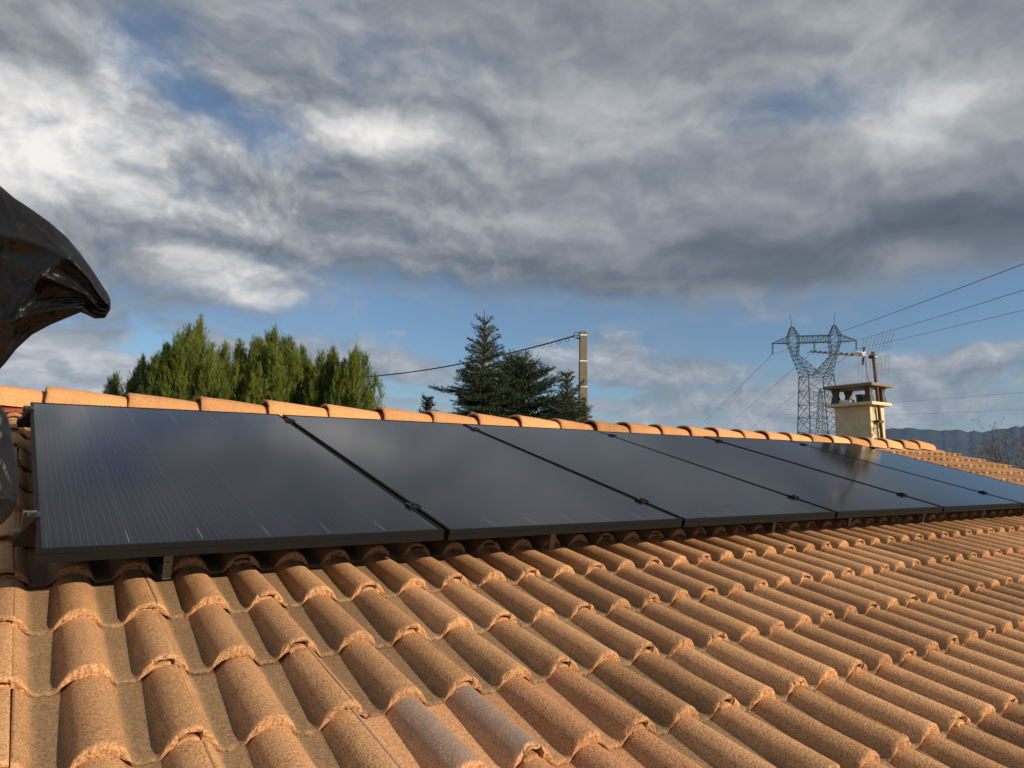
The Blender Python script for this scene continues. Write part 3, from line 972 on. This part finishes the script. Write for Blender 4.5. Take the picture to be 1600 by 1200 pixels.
for k in range(2):      # loose ends of cable tied beside the mast
    m = MB(); c = at_Y(1366, 671 + 3 * k, 2.77) - A0
    pts_ = [c + np.array((0.045 * math.cos(a * 1.3 + k) * (1 + 0.3 * math.sin(3 * a)), -0.02 + 0.01 * math.sin(a), 0.04 * math.sin(a + k))) for a in np.linspace(0, 5.2, 16)]
    m.tube(pts_, 0.0045, 5); m.build('cable_loop', 'blackwire', ant)

# ------------------------------------------------------------------ utility pole and its cable
PD = 18.5
p_top = at_depth(906, 518, PD)
pole = tag(empty('utility_pole', (p_top[0], p_top[1], 0)), 'grey concrete utility pole with white bands behind the spruce', 'pole')
yaw = math.atan2(er[1], er[0])
pole.rotation_euler = (0, R_(0.6), yaw + 0.12)
hz = p_top[2]
m = MB()
wt, wb = 0.085, 0.155
sec = []
zs = [0, hz - 2.1]
for k in range(5): zs += [hz - 2.1 + k * 0.30 + 0.02, hz - 2.1 + k * 0.30 + 0.22]
def pw(z): return wb + (wt - wb) * z / hz
# two flanges and web pieces so that the lower slots are real recesses
m2 = MB()
def slab(x0a, x1a, y0a, y1a, za, zb):
    a, b = pw(za), pw(zb)
    vs = []
    for (w, z) in ((a, za), (b, zb)):
        vs += [(x0a * w, y0a * w, z), (x1a * w, y0a * w, z), (x1a * w, y1a * w, z), (x0a * w, y1a * w, z)]
    m2.add(vs, [(3, 2, 1, 0), (4, 5, 6, 7), (0, 1, 5, 4), (1, 2, 6, 5), (2, 3, 7, 6), (3, 0, 4, 7)])
slot_top = hz - 1.72
slab(-1, -0.45, -0.8, 0.8, 0, slot_top); slab(0.45, 1, -0.8, 0.8, 0, slot_top); slab(-0.45, 0.45, -0.25, 0.25, 0, slot_top)
slab(-1, 1, -0.8, 0.8, slot_top, hz)
z = slot_top - 0.06
while z > 0.4:
    slab(-0.45, 0.45, -0.72, 0.72, z - 0.07, z); z -= 0.42
m2.build('shaft', 'pole', pole)
for yy in (524, 565, 605):
    zb = hz - (yy - 518) / FPX * PD; w = pw(zb) + 0.004
    m = MB(); m.box((0, 0, zb), (2 * w, 1.6 * w, 0.028)); m.build('band', 'white', pole)
m = MB(); m.tube([(-0.09, 0, hz - 0.10), (-0.15, 0, hz - 0.09), (-0.17, 0, hz - 0.13)], 0.012, 6); m.tube([(-0.085, 0, hz - 0.22), (-0.17, 0, hz - 0.14)], 0.012, 6)
m.tube([(-0.16 + 0.085 * math.cos(a), 0.03, hz - 0.10 + 0.085 * math.sin(a)) for a in np.linspace(0.3, 6.6, 18)], 0.008, 5)
m.build('cable_bracket', 'blackwire', pole)


def hang(a, b, sag, n=30):
    a, b = np.array(a), np.array(b)
    return [a + (b - a) * t - np.array((0, 0, 1)) * sag * 4 * t * (1 - t) for t in np.linspace(0, 1, n)]


m = MB()
ca = at_depth(899, 524.5, PD - 0.05); cb = at_depth(470, 590, 27)
pth = hang(ca, cb, 0.36, 48); m.tube(pth, 0.018, 6)
tw = [p + np.array((0.012 * math.sin(i * 2.1), 0, 0.015 * math.cos(i * 2.1))) for i, p in enumerate(hang(ca, cb, 0.36, 150))]
m.tube(tw, 0.010, 4)
for k in range(4):
    c = np.array(pth[1 + k]) + np.array((0, 0, -0.05)); m.tube([c + np.array((0.045 * math.cos(a) * er[0], 0.045 * math.cos(a) * er[1], 0.05 * math.sin(a))) for a in np.linspace(0, 6.28, 12)], 0.007, 4)
ob = m.build('overhead_cable', 'blackwire'); tag(ob, 'black twisted overhead cable running from the concrete pole towards the pines', 'cable')


# ------------------------------------------------------------------ lattice pylons and power lines
def lattice_pylon():
    D = 165.0
    base = at_depth(1281, 600, D)
    root = empty('lattice_pylon', (base[0], base[1], -1.2)); tag(root, 'tall cat-head lattice pylon left of the chimney', 'pylon')
    B0 = np.array(root.location)
    fh = np.array((ef[0], ef[1], 0)); fh /= np.linalg.norm(fh)
    def P(x, y, dp=0.0): return at_depth(x, y, D) + fh * dp * D / FPX - B0
    s = D / FPX
    W1, W2 = 0.15, 0.095
    # body: square tower with four legs, levels from the waist down
    lv = [(587, 1256, 1294), (610, 1256, 1297), (632, 1256, 1299.5), (652, 1256, 1302), (675, 1256, 1304.5), (705, 1254, 1309), (740, 1251, 1315), (783, 1246, 1323)]
    body = MB()
    cor = []
    for (y, a, b) in lv:
        h = (b - a) / 2
        cor.append([P(a, y, -h), P(b, y, -h), P(b, y, h), P(a, y, h)])
    for q in range(len(lv) - 1):
        for k in range(4):
            k2 = (k + 1) % 4
            body.bar(cor[q][k], cor[q + 1][k], W1 * 1.2)
            body.bar(cor[q][k], cor[q][k2], W2)
            body.bar(cor[q][k], cor[q + 1][k2], W2); body.bar(cor[q][k2], cor[q + 1][k], W2)
            mid_t = (cor[q][k] + cor[q][k2]) / 2; ml = (cor[q][k] + cor[q + 1][k]) / 2; mr = (cor[q][k2] + cor[q + 1][k2]) / 2
            body.bar(mid_t, ml, W2 * .7); body.bar(mid_t, mr, W2 * .7)
    body.build('tower_body', 'lattice', root)

    def truss(levels, name, parent=root, w=W2, dd=None):
        """chain of rectangular frames: (x0,y0,x1,y1,half depth)"""
        t = MB(); cs = []
        for (xa, ya, xb, yb, h) in levels: cs.append([P(xa, ya, -h), P(xb, yb, -h), P(xb, yb, h), P(xa, ya, h)])
        for q in range(len(cs)):
            for k in range(4):
                k2 = (k + 1) % 4; t.bar(cs[q][k], cs[q][k2], w * .75)
                if q + 1 < len(cs):
                    t.bar(cs[q][k], cs[q + 1][k], w * 1.15)
                    t.bar(cs[q][k], cs[q + 1][k2], w * .7)
                    t.bar(cs[q][k2], cs[q + 1][k], w * .7)
        return t.build(name, 'lattice', parent)

    def lerp_levels(a, b, n): return [tuple(np.array(a) + (np.array(b) - np.array(a)) * k / n) for k in range(n + 1)]
    # forked arms
    truss(lerp_levels((1256, 587, 1275, 585, 17), (1238.5, 556, 1246, 555, 5), 5), 'fork_arm')
    truss(lerp_levels((1275, 585, 1293.5, 587, 17), (1298.5, 555, 1306.5, 555, 5), 5), 'fork_arm')
    truss(lerp_levels((1238.5, 556, 1246, 555, 5), (1231, 536.5, 1247.5, 536, 5), 3) + [(1231, 525, 1247, 525, 5)], 'column')
    truss(lerp_levels((1298.5, 555, 1306.5, 555, 5), (1296, 534.5, 1312, 534, 5), 3) + [(1296, 523.5, 1312, 523, 5)], 'column')
    # beam, cross arms
    truss(lerp_levels((1247.3, 536, 1247.3, 525.3, 4.5), (1296, 534.5, 1296, 524, 4.5), 6), 'cross_beam')
    truss(lerp_levels((1231, 536.5, 1231, 525.5, 4.5), (1207, 537, 1207, 536, 1), 3), 'cross_arm')
    truss(lerp_levels((1312, 534, 1312, 523, 4.5), (1337, 532.5, 1337, 531.5, 1), 3), 'cross_arm')
    truss(lerp_levels((1231, 525, 1247, 525, 5), (1235.5, 511, 1239, 511, 1.5), 3), 'peak')
    truss(lerp_levels((1296, 523.5, 1312, 523, 5), (1301.5, 508.5, 1305, 508.5, 1.5), 3), 'peak')
    for (xa, ya, xb, yb) in ((1237, 511, 1234.5, 489), (1303, 508.5, 1304.5, 487)):
        t = MB(); t.tube([P(xa, ya), P(xb, yb)], [0.07, 0.04], 5); t.build('lightning_rod', 'lattice', root)
    for (xa, ya, yb) in ((1207.2, 537.5, 553), (1272.5, 536, 547), (1338, 533, 546)):
        t = MB()
        for sx in (-0.7, 0.7):
            n = 9
            for k in range(n):
                y1 = ya + (yb - ya) * k / n; y2 = ya + (yb - ya) * (k + 0.55) / n
                t.tube([P(xa + sx, y1), P(xa + sx, y2)], 0.10, 6)
            t.tube([P(xa + sx, ya - 0.5), P(xa + sx, yb)], 0.04, 4)
        t.tube([P(xa - 1.2, yb), P(xa + 1.2, yb)], 0.07, 4)
        t.build('insulator_string', 'insul', root)
    return root


lattice_pylon()


def far_pylon():
    D = 430.0
    b = at_depth(1282, 600, D); root = empty('lattice_pylon', (b[0], b[1], -1.2)); B0 = np.array(root.location)
    tag(root, 'smaller distant three-arm lattice pylon seen through the legs of the tall pylon', 'pylon')
    fh = np.array((ef[0], ef[1], 0)); fh /= np.linalg.norm(fh)
    def P(x, y, dp=0.0): return at_depth(x, y, D) + fh * dp * D / FPX - B0
    t = MB(); lv = [(607, 1281, 1283), (618, 1279.5, 1284.5), (631, 1279, 1285.5), (645, 1278.5, 1286), (665, 1277.5, 1287.5), (700, 1275.5, 1289.5), (756, 1272, 1293)]
    cs = [[P(a, y, -(b_ - a) / 2), P(b_, y, -(b_ - a) / 2), P(b_, y, (b_ - a) / 2), P(a, y, (b_ - a) / 2)] for (y, a, b_) in lv]
    for q in range(len(cs) - 1):
        for k in range(4):
            k2 = (k + 1) % 4; t.bar(cs[q][k], cs[q + 1][k], 0.26); t.bar(cs[q][k], cs[q + 1][k2], 0.15); t.bar(cs[q][k2], cs[q + 1][k], 0.15); t.bar(cs[q][k], cs[q][k2], 0.15)
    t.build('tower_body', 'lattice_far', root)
    for (y, a, b_) in ((618, 1271, 1293), (631, 1267.5, 1296.5), (645, 1271, 1300)):
        for x, c in ((a, 1280), (b_, 1284.5)):
            t = MB(); t.bar(P(x, y), P(c, y, -2), 0.2); t.bar(P(x, y), P(c, y, 2), 0.2); t.bar(P(x, y), P(c, y - 5), 0.17)
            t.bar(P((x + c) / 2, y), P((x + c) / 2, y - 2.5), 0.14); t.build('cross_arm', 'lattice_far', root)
            t = MB(); t.tube([P(x, y), P(x, y + 5)], 0.18, 5); t.build('insulator_string', 'insul', root)


far_pylon()


def wire(pts, r, label):
    m = MB(); m.tube(pts, r, 5); o = m.build('power_line', 'wire'); tag(o, label, 'power line', 'high voltage conductors'); return o


def quad_curve(p0, p1, p2, t1, ts):
    """parabola through three points, p1 at parameter t1"""
    p0, p1, p2 = map(np.array, (p0, p1, p2)); out = []
    for t in ts:
        l0 = (t - t1) * (t - 1) / (t1); l1 = t * (t - 1) / (t1 * (t1 - 1)); l2 = t * (t - t1) / (1 - t1)
        out.append(p0 * l0 + p1 * l1 + p2 * l2)
    return out


az = R_(46); dl = np.array((math.sin(az), math.cos(az), 0))
def on_line(A, x, y):
    """point on the vertical plane through A along the line's heading"""
    n = np.array((dl[1], -dl[0], 0)); r = ray(x, y); return CAM + r * ((A - CAM) @ n) / (r @ n)
sideR = ((1207.2, 553, 1420, 480, 1600, 412), (1272.5, 547, 1440, 502.5, 1600, 453), (1338, 546, 1460, 517.5, 1600, 484.5))
sideL = ((1207.2, 553, 1150, 611, 1090, 668), (1272.5, 547, 1180, 628, 1120, 676), (1338, 546, 1225, 630, 1160, 680))
wn = ['left', 'middle', 'right']
for k in range(3):
    xa, ya, x1_, y1_, x2_, y2_ = sideR[k]
    A = at_depth(xa, ya, 165.0); Bm = on_line(A, x1_, y1_); Bz = on_line(A, x2_, y2_)
    t1 = np.linalg.norm((Bm - A)[:2]) / np.linalg.norm((Bz - A)[:2])
    wire(quad_curve(A, Bm, Bz, t1, np.linspace(0, 1.55, 50)), 0.030, 'conductor rising to the upper right from the %s insulator of the tall pylon' % wn[k])
    xa, ya, x1_, y1_, x2_, y2_ = sideL[k]
    Bm = on_line(A, x1_, y1_); Bz = on_line(A, x2_, y2_)
    t1 = np.linalg.norm((Bm - A)[:2]) / np.linalg.norm((Bz - A)[:2])
    wire(quad_curve(A, Bm, Bz, t1, np.linspace(0, 1.0, 40)), 0.040, 'thin conductor falling to the lower left from the %s insulator of the tall pylon' % wn[k])
for k, (xa, ya, xb, yb, w) in enumerate(((1385, 628, 1720, 602, 'upper'), (1385, 647, 1720, 633, 'second'), (1385, 601, 1720, 540, 'highest, faint'), (1385, 661, 1720, 664, 'lowest, faint'))):
    wire(hang(at_depth(xa - 160, ya + (ya - yb) * .47, 330), at_depth(xb, yb, 210), 0.5), (0.034, 0.030, 0.014, 0.012)[k], '%s distant wire crossing the sky right of the chimney' % w)


# ------------------------------------------------------------------ trees
def leaf_mesh(name, V, mat, parent, leafv):
    """V: (n,3,3) triangles"""
    n = len(V); me = bpy.data.meshes.new(name)
    me.vertices.add(n * 3); me.vertices.foreach_set('co', V.reshape(-1).astype(np.float32))
    me.loops.add(n * 3); me.loops.foreach_set('vertex_index', np.arange(n * 3, dtype=np.int32))
    me.polygons.add(n); me.polygons.foreach_set('loop_start', np.arange(0, n * 3, 3, dtype=np.int32))
    me.update(calc_edges=True)
    add_attr(me, 'leaf', np.repeat(leafv, 3))
    me.materials.append(M[mat])
    o = bpy.data.objects.new(name, me); COL.objects.link(o); o.parent = parent
    return o


def unit(a): return a / (np.linalg.norm(a, axis=-1, keepdims=True) + 1e-9)


def needles(base, axis, length, count, nl, nw, spread, r):
    """needle triangles set along shoots; base, axis (n,3), length (n,)"""
    n = len(base)
    t = r.uniform(0.05, 1.0, (n, count, 1))
    root = base[:, None, :] + axis[:, None, :] * (length[:, None, None] * t)
    side = unit(r.normal(0, 1, (n, count, 3)))
    side = unit(side - axis[:, None, :] * (side * axis[:, None, :]).sum(-1, keepdims=True))
    dirn = unit(axis[:, None, :] * (1 - spread) + side * spread)
    ll = nl * r.uniform(0.7, 1.25, (n, count, 1))
    wv = unit(np.cross(dirn, unit(r.normal(0, 1, (n, count, 3))))) * nw * 0.5
    tri = np.stack([root - wv, root + wv, root + dirn * ll], axis=2)
    return tri.reshape(-1, 3, 3)


def pine(px, py_top, depth, width_px, label, seed, lean=0.0, plumes=26, narrow=1.0):
    r = np.random.default_rng(seed)
    top = at_depth(px, py_top, depth); hgt = top[2]; s = depth / FPX
    root = empty('pine_tree', (top[0], top[1], 0)); tag(root, label, 'tree', 'row of pines behind the ridge')
    w = width_px * s / 2
    crown_h = min(hgt * 0.62, max(2.6, w * 3.0))
    tk = MB(); zt = np.linspace(0, hgt * 0.94, 9)
    tk.tube([(0.10 * math.sin(z * 0.8 + seed), 0.08 * math.cos(z * 0.9), z) for z in zt], list(np.interp(zt, [0, hgt], [0.17, 0.02])), 8)
    tips = []
    for k in range(plumes):
        a = r.uniform(0, 2 * math.pi); f = math.sqrt(r.uniform(0, 1))
        rr = f * w * 0.86
        cap_z = hgt - crown_h * 0.42 * f ** 2.0 * r.uniform(0.5, 1.0) - r.uniform(0, 0.16) * crown_h
        if k == 0: rr, cap_z = 0.0, hgt
        tips.append((rr * math.cos(a), rr * math.sin(a), cap_z, r.uniform(0.9, 1.7) * narrow))
    for k in range(int(plumes * 1.3)):     # lower skirt that fills the crown
        a = r.uniform(0, 2 * math.pi); f = r.uniform(0.35, 1.0)
        zz = hgt - crown_h * r.uniform(0.45, 1.0)
        tips.append((f * w * math.cos(a), f * w * math.sin(a), zz, r.uniform(0.8, 1.4)))
    bases, axes, lens, tone = [], [], [], []
    for (x, y, z, ph) in tips:
        ph = min(ph, z * 0.6)
        ax = unit(np.array((x * 0.14 + r.normal(0, 0.06), y * 0.14 + r.normal(0, 0.06), 1.0)))
        b0 = np.array((x, y, z)) - ax * ph
        tk.tube([np.array((0, 0, max(0.6, z - ph - rr * 0.5 - 0.7))), b0 * np.array((0.6, 0.6, 1)) - np.array((0, 0, 0.15)), b0, np.array((x, y, z - 0.12))], [0.035, 0.026, 0.018, 0.006], 5)
        ns = int(66 * ph / 1.2) + 20
        q = r.uniform(0, 1, ns) ** 0.8
        pr = 0.31 * min(ph, 1.3) * (1 - q) ** 0.75 + 0.03
        an = r.uniform(0, 2 * math.pi, ns)
        off = np.stack([np.cos(an) * pr * r.uniform(0.25, 1, ns), np.sin(an) * pr * r.uniform(0.25, 1, ns), np.zeros(ns)], 1)
        st = b0 + ax * (q * ph)[:, None] + off - np.array((0, 0, 0.16))
        outv = np.stack([np.cos(an), np.sin(an), np.zeros(ns)], 1)
        dv = unit(np.array((0, 0, 1.0)) + outv * (0.34 * (1 - q))[:, None] + r.normal(0, 0.10, (ns, 3)))
        bases.append(st); axes.append(dv); lens.append(r.uniform(0.20, 0.46, ns)); tone.append(np.full(ns, r.uniform(0.25, 0.75)))
    bases = np.concatenate(bases); axes = np.concatenate(axes); lens = np.concatenate(lens); tone = np.concatenate(tone)
    cnt = 17
    V = needles(bases, axes, lens, cnt, 0.135, 0.014, 0.35, r)
    lv = np.repeat(np.clip(tone + r.normal(0, 0.13, len(tone)), 0, 1), cnt)
    tk.build('trunk', 'bark', root, True)
    leaf_mesh('crown', V, 'pine', root, lv)
    return root


pine(181, 588, 24, 40, 'smallest pine tip at the left, alone beside the black sheet', 1, plumes=6, narrow=0.8)
pine(224, 563, 23, 66, 'small pine just left of the tallest pine', 2, plumes=9)
pine(262, 548, 22.5, 84, 'dark pine pressed against the left flank of the tallest pine', 12, plumes=10)
pine(313, 503, 22, 150, 'tallest and broadest green pine of the row', 3, plumes=46)
pine(374, 541, 23, 104, 'pine in the notch right of the tallest pine', 4, plumes=13)
pine(429, 519, 22.5, 104, 'second tallest pine, in the middle of the row', 5, plumes=28)
pine(474, 546, 23.5, 96, 'pine just right of the second tallest pine', 6, plumes=12)
pine(520, 549, 22.5, 88, 'pine with a split top left of the last pine', 7, plumes=12)
pine(558, 548, 22, 84, 'rightmost pine of the row, where the cable disappears', 8, plumes=13)


def spruce(px, py_top, depth, label, seed, spread=1.0, first=0.12, bl0=0.10, grow=0.42, vis=4.6, leader=0.55, maxlen=2.2, upl=0.55):
    r = np.random.default_rng(seed)
    top = at_depth(px, py_top, depth); hgt = top[2]
    root = empty('spruce_tree', (top[0], top[1], 0)); tag(root, label, 'tree', 'dark spruces beside the pole')
    tk = MB(); tk.tube([(0, 0, 0), (0.02, 0, hgt * 0.5), (0, 0, hgt - leader), (0, 0, hgt)], [0.16, 0.10, 0.022, 0.006], 8)
    B, A, Ls, tone = [], [], [], []
    def twig(b, a, l, tn):
        B.append(b); A.append(a); Ls.append(l); tone.append(tn)
    twig(np.array((0, 0, hgt - leader * 0.62)), np.array((0, 0, 1.0)), leader * 0.2, 0.5)
    z = hgt - leader * 0.55; lev = 0
    while z > hgt - vis:
        dz = hgt - z
        n = 6 if lev < 3 else 9 if dz < 1.3 else 12
        a0 = r.uniform(0, 6.28)
        for k in range(n):
            a = a0 + 2 * math.pi * k / n + r.normal(0, 0.16)
            bl = min(maxlen, (bl0 + grow * dz) * r.uniform(0.42, 1.15) * (1.45 if r.uniform() < 0.12 else 1)) * spread
            upw = np.interp(dz, [0.2, 1.0, 2.6], [1.25, upl, 0.18]) + r.normal(0, 0.08)
            zb_ = z + r.normal(0, 0.05) * min(1, dz); d0 = unit(np.array((math.cos(a), math.sin(a), upw)))
            tn = r.uniform(0.2, 0.75)
            nseg = max(2, int(bl / 0.085)); pts_ = [np.array((0, 0, zb_))]; d = d0.copy()
            for q in range(nseg):
                d = unit(d + np.array((0, 0, -0.035 if q < nseg * 0.6 else 0.06)) + r.normal(0, 0.03, 3)); p = pts_[-1] + d * bl / nseg
                pts_.append(p)
                f = (q + 1) / nseg
                twig(pts_[-2], d, bl / nseg * 1.15, tn)
                sidev = unit(np.cross(d, (0, 0, 1.0)))
                for sg in (-1, 1):
                    if r.uniform() < 0.9 and f > 0.12:
                        tl = min(0.42, (1.05 - f) * bl * 0.55 + 0.07) * r.uniform(0.7, 1.2)
                        td = unit(d * 0.85 + sidev * sg * 0.75 + np.array((0, 0, r.normal(0.03, 0.12))))
                        nn = max(1, int(tl / 0.11))
                        pp = pts_[-1]
                        for w_ in range(nn):
                            twig(pp, td, tl / nn * 1.1, tn); pp = pp + td * tl / nn
                            if tl > 0.2:
                                for s2 in (-1, 1):
                                    twig(pp, unit(td + unit(np.cross(td, (0, 0, 1.0))) * s2 * 0.8), min(0.12, tl * 0.4), tn)
            tk.tube(pts_[::max(1, nseg // 4)] + [pts_[-1]], list(np.linspace(0.018, 0.004, len(pts_[::max(1, nseg // 4)]) + 1)), 4, False)
        z -= r.uniform(0.09, 0.15) if lev < 4 else r.uniform(0.11, 0.18); lev += 1
    B, A, Ls, tone = np.array(B), np.array(A), np.array(Ls), np.array(tone)
    cnt = 11
    V = needles(B, A, Ls, cnt, 0.045, 0.0125, 0.55, r)
    tk.build('trunk', 'bark', root, True)
    leaf_mesh('crown', V, 'spruce', root, np.repeat(np.clip(tone + r.normal(0, 0.12, len(tone)), 0, 1), cnt))
    return root


spruce(757, 484, 15.0, 'dark spruce with a bare pointed leader, left of the concrete pole', 21, leader=0.62, grow=0.34, bl0=0.05)
spruce(812, 564, 15.6, 'lower flat-topped spruce between the pointed spruce and the pole', 22, leader=0.10, grow=0.95, bl0=0.25, upl=0.62, maxlen=1.5)
spruce(886, 588, 14.6, 'small spruce top standing in front of the concrete pole', 23, leader=0.08, grow=0.34, bl0=0.12, upl=0.9, vis=3.0)
spruce(668, 625, 14.8, 'tiny spruce tip peeping over the ridge left of the pointed spruce', 24, leader=0.10, grow=0.30, bl0=0.10, vis=2.2)


def bare_tree():
    r = np.random.default_rng(5)
    b = at_depth(1588, 700, 26); root = empty('bare_tree', (b[0], b[1], 0)); tag(root, 'thin nearly leafless tree at the right edge beyond the roof', 'tree')
    tk = MB(); tips = []
    def grow(p, d, l, rad, lev):
        q = p + d * l
        tk.tube([p, (p + q) / 2 + r.normal(0, 0.03, 3) * l, q], [rad, rad * 0.85, rad * 0.65], 5 if lev < 3 else 3, False)
        if lev >= 6: tips.append((q, d)); return
        if lev >= 3: tips.append((q, d))
        for k in range(3 if lev < 5 else 2):
            nd = unit(d + r.normal(0, 0.5, 3) + np.array((0, 0, 0.10)))
            grow(q, nd, l * r.uniform(0.62, 0.86), rad * 0.62, lev + 1)
    tz = at_depth(1575, 668, 26)[2]
    grow(np.array((0, 0, 0.0)), np.array((0, 0, 1.0)), tz * 0.30, 0.09, 0)
    V = []
    for q, d in tips:
        for k in range(3):
            if r.uniform() < 0.75:
                c = q + r.normal(0, 0.10, 3); a, b_ = unit(r.normal(0, 1, 3)) * 0.05, unit(r.normal(0, 1, 3)) * 0.035
                V.append([c - a, c + b_, c + a])
    tk.build('trunk', 'twig', root); leaf_mesh('crown', np.array(V), 'leaf', root, r.uniform(0, 1, len(V)))


bare_tree()


# ------------------------------------------------------------------ black plastic sheet in the foreground
def sheet():
    D = 1.35
    r = np.random.default_rng(9)
    def patch(ts, edge_a, edge_b, depth_c, thick, along, folds, seed):
        """closed inflated lobe: for each t two outline points (pixels), a cushion between them"""
        rr = np.random.default_rng(seed)
        n = 150; V = []
        for i, t in enumerate(ts):
            a = edge_a(t); b = edge_b(t); th = thick(t)
            for k in range(n):
                ang = 2 * math.pi * k / n
                w = 0.5 - 0.5 * math.cos(ang)           # 0 at edge a, 1 at edge b
                x = a[0] + (b[0] - a[0]) * w; y = a[1] + (b[1] - a[1]) * w
                dz = -math.sin(ang) * th
                f = 0.0
                for (cs, ct, amp, ph) in folds:
                    s_ = math.sin(cs * w + ct * t + ph + 0.5 * math.sin(3.1 * t + 2 * w + ph)); f += amp * ((1 - abs(s_)) ** 3.0 - 0.25) * (0.55 + 0.45 * math.sin(2.3 * ph + 4 * t + 3 * w))
                f *= min(1.0, th / 0.05)
                dz -= f * abs(math.sin(ang)) ** 0.7 * (1 if math.sin(ang) > 0 else -0.3)
                V.append(at_depth(x, y, depth_c(t) + dz))
        F = []
        m_ = len(ts)
        for i in range(m_ - 1):
            for k in range(n):
                k2 = (k + 1) % n; F.append((i * n + k, i * n + k2, (i + 1) * n + k2, (i + 1) * n + k))
        F.append(tuple(range(n))[::-1]); F.append(tuple((m_ - 1) * n + k for k in range(n)))
        return V, F
    m = MB()
    topx = [-437, -425, -395, -300, -200, -110, -50, 0, 22, 48, 76, 104, 126, 146, 160, 168, 172.5, 173]
    topy = [585, 500, 380, 250, 222, 240, 262, 290, 309, 326, 346, 370, 396, 424, 446, 458, 468, 474]
    botx = [-437, -430, -405, -330, -250, -160, -70, -10, 8, 26, 50, 78, 104, 126, 134, 148, 164, 172.5]
    boty = [600, 690, 790, 850, 800, 730, 640, 588, 568, 545, 523, 508, 497, 488, 491, 498, 497, 484]
    par = np.linspace(0, 1, len(topx))
    ts = np.linspace(0, 1, 130)
    V, F = patch(ts, lambda t: (np.interp(t, par, topx), np.interp(t, par, topy)), lambda t: (np.interp(t, par, botx), np.interp(t, par, boty)),
                 lambda t: D + 0.16 * (1 - t) - 0.06 * math.sin(3 * t), lambda t: 0.012 + 0.085 * (1 - t) ** 0.8 * min(1.0, 0.15 + t * 7) ** 0.5,
                 None, [(6.2, 2.0, 0.060, 0.3), (10.0, -4.0, 0.034, 1.1), (3.0, 11.0, 0.030, 2.0), (17.0, 5.0, 0.016, 0.7), (7.0, 22.0, 0.014, 0.2), (-9.0, 17.0, 0.013, 3.2)], 1)
    m.add(V, F)
    ys = [560, 600, 622, 634, 650, 672, 700, 725, 748, 768, 788, 805, 818, 860, 940, 1010]
    xr = [-60, -30, -8, 2, 12, 17, 22, 27, 29.5, 29, 26, 17, 4, -60, -150, -230]
    xl = [-380, -380, -380, -380, -385, -390, -395, -400, -400, -400, -400, -400, -400, -400, -400, -390]
    par2 = np.linspace(0, 1, len(ys))
    V, F = patch(ts, lambda t: (np.interp(t, par2, xr), np.interp(t, par2, ys)), lambda t: (np.interp(t, par2, xl), np.interp(t, par2, ys)),
                 lambda t: D + 0.22 + 0.02 * math.sin(5 * t), lambda t: 0.10 + 0.03 * math.sin(3 * t),
                 None, [(11.0, 3.0, 0.040, 0.3), (23.0, -7.0, 0.024, 1.1), (4.0, 12.0, 0.030, 2.0), (30.0, 9.0, 0.012, 0.2), (-16, 14, 0.014, 1.7)], 2)
    m.add(V, F)
    o = m.build('black_plastic_sheet', 'plastic', None, True)
    # origin at its foot on the roof
    vs = np.array(m.v); c = vs[vs[:, 2].argmin()]
    o.data.transform(Matrix.Translation(-Vector(c))); o.location = c
    tag(o, 'crumpled black plastic sheet blowing in at the left edge', 'plastic sheet')


sheet()

# ------------------------------------------------------------------ air
def haze():
    m = MB(); m.box2((-16500, -16500, -3.2), (16500, 16500, 720))
    o = m.build('haze', None); o['kind'] = 'stuff'
    mt = bpy.data.materials.new('thin_haze'); mt.use_nodes = True; nt = mt.node_tree; nt.nodes.clear()
    out = nt.nodes.new('ShaderNodeOutputMaterial'); v = nt.nodes.new('ShaderNodeVolumePrincipled')
    v.inputs['Density'].default_value = 0.000032; v.inputs['Color'].default_value = (0.26, 0.48, 1.0, 1); v.inputs['Anisotropy'].default_value = 0.2
    nt.links.new(v.outputs[0], out.inputs['Volume']); o.data.materials.append(mt)


haze()
